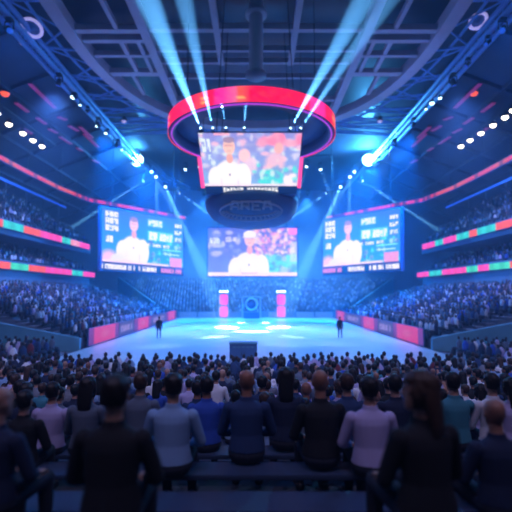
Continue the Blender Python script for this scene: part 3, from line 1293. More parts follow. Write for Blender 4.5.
for s, side in ((-1, 'left'), (1, 'right')):
    path = resample([Vector((s * 26.2, 20, 11.4)), Vector((s * 26.2, 65.8, 11.4))], .3)
    sq = [(9, pink), (5, oran), (4, cyan_), (4, pink), (3, oran), (4.5, cyan_), (4, oran), (6, pink), (3, cyan_), (3.5, (1, .35, .55)), (4, pink)]
    if s > 0:
        sq = [(9, pink), (5, cyan_), (4, pink), (3, oran), (7, oran), (4.5, cyan_), (2, oran), (3.5, cyan_), (4.5, pink), (3, cyan_), (5, pink)]
    ribbon('led_ribbon', 'upper pink, cyan and orange light ribbon along the %s gallery' % side, 'light band', path, .80, seq_fn(sq), M['ribbon'])
    path = resample([Vector((s * 26.2, 20, 7.1)), Vector((s * 26.2, 68.3, 7.1))], .3)
    sq = [(10, cyan_), (5, pink), (5, pink), (4, cyan_), (2, oran), (4, teal_), (4, oran), (8, pink), (4, cyan_), (5, pink)]
    if s > 0:
        sq = [(10, pink), (5, oran), (6, (1, .1, .2)), (2, oran), (4, teal_), (2.5, pink), (2.5, teal_), (7, pink), (4.5, cyan_), (4.5, pink)]
    ribbon('led_ribbon', 'lower pink, teal and orange light ribbon along the %s gallery' % side, 'light band', path, .72, seq_fn(sq), M['ribbon'])
    bm = bmesh.new()
    t = thing('guard_rail', 'dim blue lit rail of the top gallery on the %s' % side, 'rail', (s * 26.6, 38, 16.1))
    bar(bm, (0, -14, 0), (0, 20, 0), .1, .28)
    obj('light_bar', bm, M['blueband'], t)
    for yy in range(-14, 21, 4):
        bm = bmesh.new()
        bar(bm, (s * .1, yy, .1), (s * .1, yy, -4.2), .08)
        obj('post', bm, M['truss_dark'], t)

# ------------------------------------------------------------------ court side boards
spans = [(33.3, 40.5, 'p'), (40.6, 45.5, 'd'), (45.6, 53, 'p'), (53.1, 61.5, 'd'), (61.6, 69.5, 'p')]
for s, side in ((-1, 'left'), (1, 'right')):
    for i, (a, b, kd) in enumerate(spans):
        L = b - a
        t = thing('led_board', '%s court side board on the %s, %s from the camera' % ('glowing pink' if kd == 'p' else 'dark violet lettered', side, ORD[i]), 'board', (s * 13.15, (a + b) / 2, 0))
        w = 60
        if kd == 'p':
            img = canvas(w, 14, (.35, .04, .4), (.2, .04, .4))
            f0, f1 = (.15, .85) if i == 0 else (.2, .8)
            rect(img, f0, .0, f1, 1, (1, .05, .32))
            blob(img, .5, .5, .16, .3, (1, .3, .55), .5, .4)
        else:
            img = canvas(w, 14, (.10, .10, .42), (.09, .07, .35))
            glyphs(img, .12, .3, .88, .75, (.55, .4, .85), 8, 70 + i, .7)
        X = -s * .08
        led_grid('led_face', (X, -L / 2, 1.4), (X, L / 2, 1.4), (X, L / 2, .08), (X, -L / 2, .08), img[:, ::-1] if s > 0 else img, M['board'], t)
        bm = bmesh.new()
        box(bm, (0, 0, .72), (.14, L, 1.44), bevel=.02)
        obj('housing', bm, M['body'], t)
        for yy in (-L / 2 + .4, L / 2 - .4):
            bm = bmesh.new()
            bar(bm, (s * .1, yy, .9), (s * .55, yy, .05), .07)
            bar(bm, (s * .05, yy, .04), (s * .55, yy, .04), .07)
            obj('foot', bm, M['black'], t)

# far end: two pink light towers, emblem stand, barriers
for px, side in ((224, 'left'), (281, 'right')):
    p = at_z(px, 318, 0)
    p.y = 70.5
    p.x = (px - 256) / F * 70.5
    t = thing('light_tower', 'tall light tower with two glowing pink panels, %s of the emblem stand' % side, 'light tower', (p.x, 70.5, 0))
    bm = bmesh.new()
    for dx in (-.75, .75):
        for dy in (-.25, .25):
            bar(bm, (dx, dy, 0), (dx, dy, 4.3), .1)
    for z in (.05, 2.1, 4.25):
        box(bm, (0, 0, z), (1.6, .6, .1))
    obj('frame', bm, M['beam'], t)
    for z in (1.12, 3.1):
        bm = bmesh.new()
        box(bm, (0, -.02, z), (1.35, .5, 1.75), bevel=.15)
        obj('light_panel', bm, M['pinkled'], t)
    for dx in (-.6, -.2, .2, .6):
        bm = bmesh.new()
        ball(bm, (dx, -.1, 4.45), .16, 10)
        obj('top_lamp', bm, M['lamp_cool'], t, True)
t = thing('emblem_stand', 'pale stand with a round ring emblem between the two pink towers', 'stand', (-.75, 71, 0))
bm = bmesh.new()
for dx in (-1.5, 1.5):
    bar(bm, (dx, 0, 0), (dx, 0, 3.6), .25)
bar(bm, (-1.5, 0, 3.6), (1.5, 0, 3.6), .2)
bar(bm, (-1.5, 0, .9), (1.5, 0, .9), .2)
obj('frame', bm, M['beam'], t)
bm = bmesh.new()
tube(bm, [(.95 * math.cos(a), -.1, 2.35 + .95 * math.sin(a)) for a in [2 * PI * k / 32 for k in range(33)]], .16, 8)
obj('ring_emblem', bm, M['body2'], t, True)
bm = bmesh.new()
cyl(bm, (0, 0, 2.35), .75, .1, 24, mtx=Matrix.Rotation(PI / 2, 4, 'X'))
obj('disc', bm, M['body'], t, True)
bm = bmesh.new()
box(bm, (0, -.8, .5), (2.6, .7, 1.0), bevel=.05)
obj('desk', bm, M['body'], t)
k = 0
for x in (-11.5, -8.3, 3.6, 8.3, 11.5):
    t = thing('crowd_barrier', 'low pale barrier at the far court end, %s from the left' % ORD[k], 'barrier', (x, 71.6, 0))
    bm = bmesh.new()
    box(bm, (0, 0, .55), (2.9, .12, .9), bevel=.03)
    obj('panel', bm, M['beam'], t)
    for dx in (-1.3, 1.3):
        bm = bmesh.new()
        box(bm, (dx, 0, .05), (.1, .6, .1))
        obj('foot', bm, M['black'], t)
    k += 1

# dark cabinet on the near edge of the court
cx = at(243.5, 350, 24).x
t = thing('equipment_cabinet', 'dark blue equipment cabinet on the near edge of the court', 'cabinet', (cx, 24, 0))
bm = bmesh.new()
box(bm, (0, 0, .78), (1.52, .8, 1.2), bevel=.03)
obj('body', bm, M['body'], t)
bm = bmesh.new()
box(bm, (0, 0, 1.41), (1.6, .86, .06), bevel=.01)
obj('top', bm, M['teal'], t)
for dx in (-.38, .38):
    bm = bmesh.new()
    box(bm, (dx, -.41, .78), (.68, .03, 1.05), bevel=.008)
    dr = obj('door', bm, M['body'], t)
    bm = bmesh.new()
    box(bm, (dx * .25, -.44, .85), (.03, .03, .2))
    obj('handle', bm, M['cable'], dr)
for i in range(5):
    bm = bmesh.new()
    box(bm, (-.5 + .25 * i, -.425, 1.22), (.16, .02, .06))
    obj('vent_slot', bm, M['teal'], t)
for dx in (-.65, .65):
    for dy in (-.3, .3):
        bm = bmesh.new()
        cyl(bm, (dx, dy, .09), .09, .06, 14, mtx=Matrix.Rotation(PI / 2, 4, 'Y'))
        box(bm, (dx, dy, .16), (.06, .06, .06))
        obj('caster', bm, M['black'], t)


# ------------------------------------------------------------------ people
def ev_mesh(o):
    dg = bpy.context.evaluated_depsgraph_get()
    dg.update()
    return bpy.data.meshes.new_from_object(o.evaluated_get(dg))


def seg_dist(P, a, b):
    a, b = np.array(a), np.array(b)
    d = b - a
    t = np.clip(((P - a) @ d) / max(1e-9, d @ d), 0, 1)
    return np.linalg.norm(P - (a + t[:, None] * d), axis=1)


def build_person(pose='sit', hair='short', female=False, arms='lap', turn=0.0, voxel=.0095, sleeves='long'):
    """returns {part: mesh}; +Y is where the person faces"""
    hs = 0.0 if pose == 'sit' else .47      # upper body lift
    sw = .92 if female else 1.0
    B = bmesh.new()
    segs = []                                # (label, a, b, r)

    def limb(label, pts, rs, n=12):
        tube(B, pts, rs, n)
        for p, r in ((pts[0], rs[0]), (pts[-1], rs[-1])):
            ball(B, p, r * .99, 12)
        for i in range(len(pts) - 1):
            segs.append((label, pts[i], pts[i + 1], (rs[i] + rs[i + 1]) / 2))
    T = [(0, 0, .44, .15, .12), (0, 0, .50, .185 if not female else .195, .14), (0, 0, .60, .17, .125), (0, 0, .70, .15 * sw, .108),
         (0, .005, .82, .165 * sw, .115), (0, .005, .91, .18 * sw, .115), (0, 0, .965, .172 * sw, .095), (0, 0, 1.00, .125 * sw, .075),
         (0, 0, 1.03, .07, .058), (0, .008, 1.08, .056, .056), (0, .015, 1.14, .054, .056)]
    ell_loft(B, [(a, b, c + hs, d, e) for a, b, c, d, e in T])
    segs.append(('hips', (-.06, 0, .50 + hs), (.06, 0, .50 + hs), .13))
    segs.append(('torso', (0, 0, .62 + hs), (0, 0, .95 + hs), .14))
    segs.append(('torso', (-.15 * sw, 0, .95 + hs), (.15 * sw, 0, .95 + hs), .06))
    segs.append(('neck', (0, .01, 1.05 + hs), (0, .015, 1.12 + hs), .056))
    for s in (-1, 1):
        sh = (s * .185 * sw, 0, .955 + hs)
        if arms == 'lap' and pose == 'sit':
            el, wr, pd = (s * .265 * sw, .06, .70), (s * .15, .27, .615), Vector((-s * .25, .9, -.12))
        elif arms == 'clap':
            el, wr, pd = (s * .27 * sw, .20, .80), (s * .09, .36, 1.02), Vector((-s * .15, .35, .9))
        elif arms == 'raised':
            el, wr, pd = (s * .28 * sw, .12, 1.15 + hs), (s * .22, .16, 1.42 + hs), Vector((-s * .1, .1, 1))
        else:
            el, wr, pd = (s * .235 * sw, -.02, .68 + hs), (s * .25 * sw, .07, .43 + hs), Vector((0, .25, -1))
        ball(B, sh, .053, 12)
        limb('upperarm', [sh, tuple((Vector(sh) + Vector(el)) / 2), el], [.052, .048, .041])
        limb('forearm', [el, tuple(Vector(el).lerp(Vector(wr), .4)), wr], [.041, .038, .027])
        pd = pd.normalized()
        w = Vector(wr)
        sd = pd.cross(Vector((0, 0, 1))).normalized()
        if sd.length < .1:
            sd = Vector((1, 0, 0))
        nn = sd.cross(pd).normalized()
        pc = w + pd * .05
        mtx = Matrix.Translation(pc) @ Matrix((sd, pd, nn)).transposed().to_4x4() @ Matrix.Diagonal((.041, .055, .017, 1))
        bmesh.ops.create_uvsphere(B, u_segments=12, v_segments=8, radius=1, matrix=mtx)
        segs.append(('hand', tuple(w), tuple(w + pd * .17), .04))
        for f, ln in zip((-1.5, -.5, .5, 1.5), (.060, .078, .072, .055)):
            b0 = w + pd * .075 + sd * f * .021
            b1 = b0 + pd * ln * .55 + sd * f * .003
            b2 = b1 + pd * ln * .5 - nn * .014
            tube(B, [b0, b1, b2], [.0095, .009, .0075], 8)
            ball(B, b2, .0075, 8)
        inn = -s if sd.x > 0 else s
        t0 = w + pd * .03 + sd * inn * .03
        t1 = t0 + pd * .028 + sd * inn * .026
        t2 = t1 + pd * .030 + sd * inn * .006
        tube(B, [t0, t1, t2], [.012, .011, .009], 8)
        ball(B, t2, .009, 8)
        if pose == 'sit':
            hp_, kn, an, toe = (s * .095, .02, .525), (s * .125, .43, .525), (s * .13, .44, .09), (s * .14, .60, .04)
        else:
            hp_, kn, an, toe = (s * .095, 0, .93), (s * .115, .02, .50), (s * .12, -.01, .09), (s * .135, .16, .04)
        limb('thigh', [hp_, tuple(Vector(hp_).lerp(Vector(kn), .5)), kn], [.088, .076, .056])
        limb('shin', [kn, tuple(Vector(kn).lerp(Vector(an), .35)), an], [.054, .053, .036])
        limb('foot', [(an[0], an[1] - .03, .05), (an[0], an[1] + .06, .048), toe], [.045, .042, .032])
    # head, turned about the neck
    HB = bmesh.new()
    hd = [(0, .085, 1.105, .022, .026), (0, .068, 1.118, .044, .050), (0, .042, 1.145, .058, .078), (0, .030, 1.185, .069, .092),
          (0, .022, 1.225, .076, .098), (0, .016, 1.265, .078, .099), (0, .012, 1.30, .070, .090), (0, .010, 1.325, .050, .066), (0, .008, 1.342, .02, .028)]
    ell_loft(HB, hd, 24)
    tube(HB, [(0, .112, 1.238), (0, .132, 1.205), (0, .128, 1.195)], [.009, .015, .012], 8)
    for s in (-1, 1):
        ball(HB, (s * .078, .018, 1.215), (.012, .022, .033), 10)
        ball(HB, (s * .030, .103, 1.232), (.014, .010, .010), 10)
        ball(HB, (s * .030, .106, 1.252), (.022, .010, .007), 8)
    ball(HB, (0, .115, 1.158), (.024, .011, .010), 10)
    rot = Matrix.Translation((0, .01, 1.1 + hs)) @ Matrix.Rotation(turn, 4, 'Z') @ Matrix.Translation((0, -.01, -1.1))
    bmesh.ops.transform(HB, matrix=rot, verts=HB.verts)
    tmp = bpy.data.meshes.new('tmp')
    HB.to_mesh(tmp)
    HB.free()
    B.from_mesh(tmp)
    segs.append(('head', tuple(rot @ Vector((0, .02, 1.16))), tuple(rot @ Vector((0, .015, 1.27))), .085))
    me = bpy.data.meshes.new('tmp_body')
    B.to_mesh(me)
    B.free()
    o = bpy.data.objects.new('tmp_body', me)
    COL.objects.link(o)
    md = o.modifiers.new('r', 'REMESH')
    md.mode = 'VOXEL'
    md.voxel_size = voxel
    md.use_smooth_shade = True
    sm = o.modifiers.new('s', 'SMOOTH')
    sm.factor = .5
    sm.iterations = 3
    body = ev_mesh(o)
    bpy.data.objects.remove(o)
    nv = len(body.vertices)
    V = np.empty(nv * 3)
    body.vertices.foreach_get('co', V)
    V = V.reshape(-1, 3)
    labs = ['hips', 'torso', 'neck', 'upperarm', 'forearm', 'hand', 'thigh', 'shin', 'foot', 'head']
    D = np.full((len(labs), nv), 9.0)
    for lb, a, b, r in segs:
        i = labs.index(lb)
        D[i] = np.minimum(D[i], seg_dist(V, a, b) - r)
    lab = D.argmin(0)
    # clothes take over a little of neighbouring skin
    ri = np.array(rot.inverted())
    VH = V @ ri[:3, :3].T + ri[:3, 3]
    # face materials
    body.materials.append(M['skin'])
    body.materials.append(M['eye'])
    body.materials.append(M['lip'])
    mi = np.zeros(len(body.polygons), np.int32)
    cen = np.empty(len(body.polygons) * 3)
    body.polygons.foreach_get('center', cen)
    cen = cen.reshape(-1, 3)
    ch = cen @ ri[:3, :3].T + ri[:3, 3]
    for s in (-1, 1):
        mi[(np.abs(ch[:, 0] - s * .03) < .014) & (np.abs(ch[:, 2] - 1.232) < .007) & (ch[:, 1] > .095)] = 1
    mi[(np.abs(ch[:, 0]) < .024) & (np.abs(ch[:, 2] - 1.158) < .009) & (ch[:, 1] > .1)] = 2
    body.polygons.foreach_set('material_index', mi)

    def shell(mask, off, thick, mat_, noise=0.0, keep_far=None):
        b = bmesh.new()
        b.from_mesh(body)
        b.verts.ensure_lookup_table()
        dele = [v for v in b.verts if not mask[v.index]]
        nl = [v.normal.copy() for v in b.verts]
        for v in b.verts:
            if mask[v.index]:
                k = off if noise == 0 else off * (1 + noise * math.sin(v.co.x * 90 + v.co.z * 60) * math.sin(v.co.y * 80))
                v.co += nl[v.index] * k
        bmesh.ops.delete(b, geom=dele, context='VERTS')
        for f in b.faces:
            f.material_index = 0
        m_ = bpy.data.meshes.new('tmp2')
        b.to_mesh(m_)
        b.free()
        o2 = bpy.data.objects.new('tmp2', m_)
        COL.objects.link(o2)
        s_ = o2.modifiers.new('s', 'SMOOTH')
        s_.iterations = 2
        sd_ = o2.modifiers.new('t', 'SOLIDIFY')
        sd_.thickness = thick
        sd_.offset = -1
        r_ = ev_mesh(o2)
        bpy.data.objects.remove(o2)
        r_.materials.clear()
        r_.materials.append(mat_)
        r_.polygons.foreach_set('use_smooth', [True] * len(r_.polygons))
        return r_
    parts = {'body': body}
    up = (lab == 1) | (lab == 3) | ((lab == 0) & (V[:, 2] > .53 + hs)) | ((lab == 2) & (V[:, 2] < 1.055 + hs))
    if sleeves == 'long':
        up |= (lab == 4)
    parts['shirt'] = shell(up, .012, .008, SM['navy'])
    lo = (lab == 6) | (lab == 7) | ((lab == 0) & (V[:, 2] <= .56 + hs))
    parts['trousers'] = shell(lo, .010, .008, M['trousers'])
    parts['shoe'] = shell((lab == 8) & (V[:, 0] < 0), .008, .006, M['shoes'])
    parts['shoe_pair'] = shell((lab == 8) & (V[:, 0] >= 0), .008, .006, M['shoes'])
    if hair != 'none':
        x, yy, z = VH[:, 0], VH[:, 1], VH[:, 2]
        hm = (lab == 9) & ((z > 1.285) | ((yy < .055) & (z > 1.245)) | ((yy < .0) & (z > 1.165))) & ~((np.abs(x) > .078) & (z < 1.25))
        if hair == 'long':
            hm = (lab == 9) & ((z > 1.28) | ((yy < .05) & (z > 1.13)))
        hm_m = shell(hm, .016 if hair == 'short' else .024, .020, M['hair_dark'], .25)
        if hair == 'long':
            hb = bmesh.new()
            hb.from_mesh(hm_m)
            b2 = bmesh.new()
            ell_loft(b2, [(0, -.055, .93, .05, .022), (0, -.075, .98, .078, .032), (0, -.075, 1.06, .088, .038), (0, -.055, 1.15, .092, .05),
                          (0, -.035, 1.24, .092, .07), (0, -.02, 1.30, .08, .07), (0, -.01, 1.345, .04, .04)], 20)
            bmesh.ops.transform(b2, matrix=rot, verts=b2.verts)
            m3 = bpy.data.meshes.new('t3')
            b2.to_mesh(m3)
            b2.free()
            hb.from_mesh(m3)
            hb.to_mesh(hm_m)
            hb.free()
            hm_m.polygons.foreach_set('use_smooth', [True] * len(hm_m.polygons))
        parts['hair'] = hm_m
    for k_, m_ in parts.items():
        m_.name = k_
    return parts


PRO = {
    'man': build_person(hair='short'),
    'man_turn': build_person(hair='short', turn=.5),
    'woman': build_person(hair='long', female=True),
    'woman_turn': build_person(hair='long', female=True, turn=.75),
    'bald': build_person(hair='none', turn=-.15),
    'clap': build_person(hair='short', arms='clap', sleeves='short'),
    'stand': build_person(pose='stand', hair='short', arms='side'),
}


def decim(me, ratio):
    o = bpy.data.objects.new('tmp', me)
    COL.objects.link(o)
    d = o.modifiers.new('d', 'DECIMATE')
    d.ratio = ratio
    r = ev_mesh(o)
    bpy.data.objects.remove(o)
    return r


def low_version(parts):
    """one mesh, slots: skin, shirt, trousers, shoes, hair"""
    slots = ['body', 'shirt', 'trousers', 'shoe', 'hair', 'shoe_pair']
    b = bmesh.new()
    for i, k in enumerate(slots):
        if k not in parts:
            continue
        m_ = decim(parts[k], .07)
        n0 = len(b.faces)
        b.from_mesh(m_)
        b.faces.ensure_lookup_table()
        for f in b.faces[n0:]:
            f.material_index = 3 if i == 5 else i
            f.smooth = True
    me = bpy.data.meshes.new('spectator_low')
    b.to_mesh(me)
    b.free()
    for m_ in (M['skin'], SM['navy'], M['trousers'], M['shoes'], M['hair_dark']):
        me.materials.append(m_)
    return me


LOW = {k: low_version(PRO[k]) for k in ('man', 'woman', 'bald', 'clap', 'man_turn')}


def person(kind, x, Y, z, rz, sc, shirt, label, skin='skin', hairm='hair_dark', group=None):
    t = thing('person', label, 'person', (x, Y, z), (0, 0, rz), group)
    t.scale = (sc,) * 3
    for k, me in PRO[kind].items():
        o = bpy.data.objects.new(k.replace('_pair', ''), me)
        COL.objects.link(o)
        o.parent = t
        if k in ('shirt', 'hair', 'body'):
            o.material_slots[0].link = 'OBJECT'
            o.material_slots[0].material = {'shirt': SM[shirt], 'hair': M[hairm], 'body': M[skin]}[k]
    return t


def person_low(kind, x, Y, z, rz, sc, shirt, label, skin='skin', hairm='hair_dark', group=None):
    o = bpy.data.objects.new('person', LOW[kind])
    COL.objects.link(o)
    o.location = (x, Y, z)
    o.rotation_euler = (0, 0, rz)
    o.scale = (sc,) * 3
    for i, m_ in ((0, M[skin]), (1, SM[shirt]), (4, M[hairm])):
        o.material_slots[i].link = 'OBJECT'
        o.material_slots[i].material = m_
    return tag(o, label, 'person', group)


# people who stand out near the camera: kind, px, row Y, top px-y, shirt, label
KEY = [
    ('man', 118, 2.75, 374, 'black', 'person with thick dark hair in black, nearest the camera left of centre', 'skin', 'hair_dark', 0),
    ('woman_turn', 419, 2.75, 371, 'black', 'long haired person in black turned aside, largest head on the right', 'skin', 'hair_brown', .2),
    ('bald', 4, 3.0, 386, 'dark navy', 'bald person in a dark jacket at the left picture edge', 'skin', 'hair_dark', -.2),
    ('bald', 489, 3.45, 398, 'dark navy', 'bald person in a dark navy jacket at the right picture edge', 'skin2', 'hair_dark', .1),
    ('man_turn', 175, 4.4, 373, 'light blue', 'dark haired person in a light blue shirt left of centre', 'skin', 'hair_dark', 0),
    ('man', 367, 4.4, 376, 'lavender', 'dark haired person in a pale lavender shirt right of centre', 'skin', 'hair_dark', 0),
    ('bald', 247, 4.75, 369, 'navy', 'broad bald person in a navy top just left of the middle', 'skin2', 'hair_dark', 0),
    ('bald', 319, 4.6, 369, 'black', 'broad bald person in a black jacket right of the middle', 'skin2', 'hair_dark', .1),
    ('man', 208, 5.5, 376, 'bright blue', 'dark haired person in a bright blue top beside the light blue shirt', 'skin2', 'hair_dark', .15),
    ('man', 57, 5.4, 382, 'lavender', 'dark haired person in a lavender top near the left edge', 'skin', 'hair_dark', 0),
    ('woman', 91, 5.0, 377, 'slate grey', 'long haired person in slate grey behind the nearest dark head', 'skin', 'hair_dark', 0),
    ('man', 143, 5.6, 373, 'slate grey', 'dark haired person in slate grey right of the nearest dark head', 'skin', 'hair_brown', 0),
    ('clap', 449, 5.5, 372, 'teal', 'person in a teal top clapping, right of the largest right head', 'skin', 'hair_dark', 0),
    ('man', 487, 5.5, 373, 'white', 'person in white beyond the bald head at the right edge', 'skin', 'hair_dark', 0),
    ('woman', 507, 5.4, 378, 'lavender', 'long haired person in lavender at the right picture edge', 'skin', 'hair_dark', 0),
    ('woman', 285, 5.5, 368, 'dark navy', 'long haired person in dark navy between the two broad bald people', 'skin', 'hair_dark', 0),
    ('man', 345, 5.5, 373, 'navy', 'dark haired person in navy behind the lavender shirt', 'skin', 'hair_brown', 0),
    ('man', 392, 5.5, 374, 'dark navy', 'dark haired person in dark navy left of the largest right head', 'skin', 'hair_dark', 0),
    ('man', 30, 4.6, 390, 'black', 'dark haired person in black beside the bald person at left', 'skin', 'hair_dark', 0),
]
rowz = lambda Y: min(ROWS, key=lambda r: abs(r[0] - Y))[1]
count_near = 0
for kind, px, Y, top, shirt, lab, sk, hr, rz in KEY:
    x = (px - 256) / F * Y * 1.0
    ztop = at(px, top, Y).z
    z = rowz(Y)
    sc = (ztop - z) / 1.355
    person(kind, x, Y, z, rz, sc, shirt, lab, sk, hr)
    count_near += 1
# mark which rows are benches
OPEN = []
PAL = ['dark navy', 'navy', 'black', 'slate grey', 'lavender', 'white', 'light blue', 'bright blue', 'grey', 'teal', 'dark red']
PW = np.array([.14, .13, .11, .10, .15, .12, .11, .06, .06, .02, .02])
PW = PW / PW.sum()
kinds = ['man', 'man_turn', 'woman', 'bald', 'clap']
KW = [.45, .2, .2, .08, .07]
total = count_near
LIMIT = 296
stuff_near = []
q = np.random.default_rng(77)
hairn = {'man': 'short haired', 'man_turn': 'short haired', 'woman': 'long haired', 'bald': 'bald', 'clap': 'clapping'}
for ri, (Y, z) in enumerate(ROWS[4:]):
    hw = .62 * Y + .3
    xs = np.arange(-hw, hw, .60) + q.uniform(-.05, .3)
    cnt = 0
    rem = LIMIT - total
    indiv = rem >= len(xs)
    for x in xs:
        if q.random() < (.34 if Y < 7 else .12):
            continue
        kd = kinds[q.choice(5, p=KW)]
        sh = PAL[q.choice(len(PAL), p=PW)]
        xx = x + q.uniform(-.05, .05)
        yy = Y + q.uniform(-.06, .06)
        sc = q.uniform(.90, 1.09)
        rz = q.uniform(-.3, .3)
        if not indiv:
            stuff_near.append((xx, yy, z, rz))
            continue
        cnt += 1
        total += 1
        hr = 'hair_dark' if q.random() < .75 else 'hair_brown'
        lab = '%s spectator in %s, %s from the left in the %s row' % (hairn[kd], sh, ORD[cnt - 1], ORD[ri + 4])
        if Y < 9.3:
            person(kd, xx, yy, z, rz, sc, sh, lab, 'skin' if q.random() < .6 else 'skin2', hr)
        else:
            person_low(kd, xx, yy, z, rz, sc, sh, lab, 'skin' if q.random() < .6 else 'skin2', hr)
print('individual people', total)

# two court attendants standing
person('stand', at(159, 330, 40).x, 40, 0, .2, 1.10, 'black', 'person in black standing on the left side of the court', 'skin', 'hair_dark')
person('stand', at(340, 330, 40).x, 40, 0, -.2, 1.10, 'black', 'person in black standing on the right side of the court', 'skin', 'hair_dark')

# benches
proto_b = {}
for ri, (Y, z) in enumerate(ROWS):
    w = min(2 * (.62 * Y + .8), 26)
    t = thing('bench', 'long navy bench of the %s spectator row from the camera' % ORD[ri], 'bench', (0, Y - .02, z))
    bm = bmesh.new()
    box(bm, (0, 0, .405), (w, .36, .05), bevel=.01)
    obj('seat', bm, M['seat'], t)
    nl = int(w / 2.4) + 1
    for k in range(nl):
        bm = bmesh.new()
        box(bm, (-w / 2 + .3 + (w - .6) * k / max(1, nl - 1), 0, .19), (.06, .3, .38))
        obj('leg', bm, M['black'], t)

# ------------------------------------------------------------------ the rest of the crowd: one object
tb = bmesh.new()
bmesh.ops.create_icosphere(tb, subdivisions=1, radius=1, matrix=Matrix.Translation((0, .02, 1.22)) @ Matrix.Diagonal((.09, .105, .125, 1)))
nh = len(tb.faces)
ell_loft(tb, [(0, 0, .42, .17, .13), (0, 0, .62, .17, .13), (0, 0, .88, .23, .13), (0, 0, 1.0, .16, .09), (0, 0, 1.12, .05, .05)], 8)
nt_ = len(tb.faces)
ell_loft(tb, [(0, .28, .43, .2, .26), (0, .28, .58, .18, .24)], 8)
box(tb, (0, .45, .22), (.3, .14, .42))
bmesh.ops.triangulate(tb, faces=tb.faces)
tb.faces.ensure_lookup_table()
tv = np.array([v.co[:] for v in tb.verts])
tf = np.array([[v.index for v in f.verts] for f in tb.faces])
fc_ = np.array([f.calc_center_median()[:] for f in tb.faces])
part = np.where(fc_[:, 2] > 1.11, 0, np.where((fc_[:, 1] > .14) | (fc_[:, 2] < .5), 2, 1))
part = np.where((part == 0) & ((fc_[:, 1] < .05) | (fc_[:, 2] > 1.29)), 3, part)
spots = []
q = np.random.default_rng(9)


def add(x, y, z, rz):
    spots.append((x + q.uniform(-.06, .06), y + q.uniform(-.06, .06), z, rz + q.uniform(-.35, .35), q.uniform(.9, 1.1)))


for x, y, z, rz in stuff_near:
    add(x, y, z, rz)
# outer flat blocks beside the near court end
Y = LAST_Y + .92
while Y < 29.3:
    for s in (-1, 1):
        x = 13.4 - max(0, (23 - Y)) * .0
        x = 13.6 if Y > 21.5 else 12.5
        while x < .64 * Y + 1:
            if q.random() < .88:
                add(s * x, Y, 0, -s * -.25)
            x += .62
    Y += .92
# side stands
w = (SX1 - SX0) / nst
for s in (-1, 1):
    for i in range(nst):
        x = SX0 - .5 + w * (i + .45)
        z = side_z(SX0 + w * i)
        for Y in np.arange(32.6, 65.7, .60):
            if q.random() < .9:
                add(s * x, Y, z, s * 1.35)
    for k in range(6):
        for Y in np.arange(33, 66, .62):
            if q.random() < .85:
                add(s * (27.25 + k), Y, 7.1 + .42 * k + .25, s * 1.35)
    for k in range(10):
        for Y in np.arange(30, 66, .62):
            if q.random() < .8:
                add(s * (27.25 + k), Y, 11.7 + .62 * k + .35, s * 1.35)
for i in range(20):
    Y = 74.5 + .85 * i
    hw = 14.7 + (Y - 74.5) * .85
    for x in np.arange(-hw, hw, .6):
        if q.random() < .9:
            add(x, Y + .3, end_z(Y), PI)
# the end stand seats face the camera, side stands face the court
S = np.array(spots)
N = len(S)
print('crowd', N)
c, s_ = np.cos(S[:, 3]), np.sin(S[:, 3])
X = tv[None, :, 0] * c[:, None] - tv[None, :, 1] * s_[:, None]
Yv = tv[None, :, 0] * s_[:, None] + tv[None, :, 1] * c[:, None]
Z = np.repeat(tv[None, :, 2], N, 0)
VV = np.stack([X * S[:, 4, None] + S[:, 0, None], Yv * S[:, 4, None] + S[:, 1, None], Z * S[:, 4, None] + S[:, 2, None] - .44 * (S[:, 4, None] - 1)], -1).reshape(-1, 3)
FF = (tf[None] + (np.arange(N) * len(tv))[:, None, None]).reshape(-1, 3)
me = bpy.data.meshes.new('spectator_crowd')
me.vertices.add(len(VV))
me.vertices.foreach_set('co', VV.astype(np.float32).ravel())
me.loops.add(FF.size)
me.loops.foreach_set('vertex_index', FF.astype(np.int32).ravel())
me.polygons.add(len(FF))
me.polygons.foreach_set('loop_start', (np.arange(len(FF)) * 3).astype(np.int32))
me.polygons.foreach_set('loop_total', np.full(len(FF), 3, np.int32))
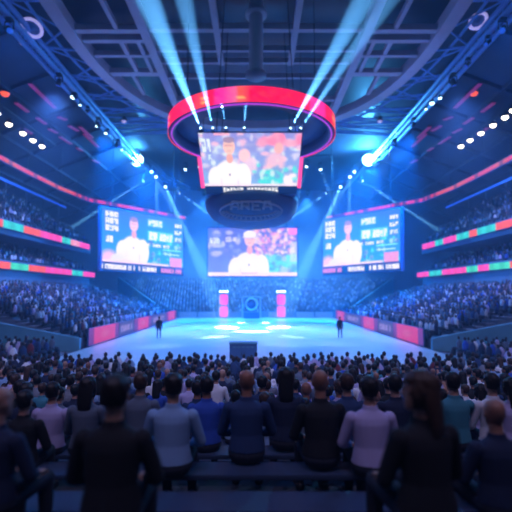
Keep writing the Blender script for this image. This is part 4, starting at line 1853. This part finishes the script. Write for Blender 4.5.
me.polygons.foreach_set('use_smooth', np.ones(len(FF), bool))
me.update(calc_edges=True)
pal = np.array([SHIRT[k] for k in PAL])
PW2 = np.array([.16, .16, .10, .12, .13, .12, .10, .07, .08, .02, .03])
ci = q.choice(len(PAL), size=N, p=PW2 / PW2.sum())
skin_c = np.array([[.45, .25, .18], [.3, .15, .1]])[q.integers(0, 2, N)]
tone = np.ones((N, len(tf), 4), np.float32)
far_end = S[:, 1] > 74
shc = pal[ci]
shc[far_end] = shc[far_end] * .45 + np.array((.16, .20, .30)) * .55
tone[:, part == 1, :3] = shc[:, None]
tone[:, part == 0, :3] = skin_c[:, None]
tone[:, part == 2, :3] = (.03, .035, .05)
tone[:, part == 3, :3] = (.03, .02, .02)
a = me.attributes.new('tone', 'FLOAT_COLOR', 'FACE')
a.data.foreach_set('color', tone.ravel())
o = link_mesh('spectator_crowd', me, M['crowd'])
o['kind'] = 'stuff'
tag(o, 'dense blurred crowd of seated spectators filling the far rows, side stands, galleries and end stand', 'crowd')

# ------------------------------------------------------------------ haze, world, render look
wd = bpy.data.worlds.new('arena_air')
SC.world = wd
wd.use_nodes = True
nt = wd.node_tree
bg = nt.nodes['Background']
bg.inputs['Color'].default_value = (.01, .03, .10, 1)
bg.inputs['Strength'].default_value = 0.2
vs_ = nt.nodes.new('ShaderNodeVolumeScatter')
vs_.inputs['Density'].default_value = 0.005
vs_.inputs['Color'].default_value = (.25, .62, 1, 1)
vs_.inputs['Anisotropy'].default_value = 0.0
nt.links.new(vs_.outputs['Volume'], nt.nodes['World Output'].inputs['Volume'])
wd.cycles.volume_sampling = 'EQUIANGULAR'

SC.view_settings.view_transform = 'Standard'
SC.view_settings.look = 'None'
SC.view_settings.gamma = 1
SC.view_settings.use_curve_mapping = False
SC.view_settings.exposure = 0.0
SC.cycles.use_denoising = True
SC.cycles.max_bounces = 5
SC.cycles.diffuse_bounces = 2
SC.cycles.glossy_bounces = 2
SC.cycles.volume_bounces = 0
SC.cycles.sample_clamp_indirect = 3.0
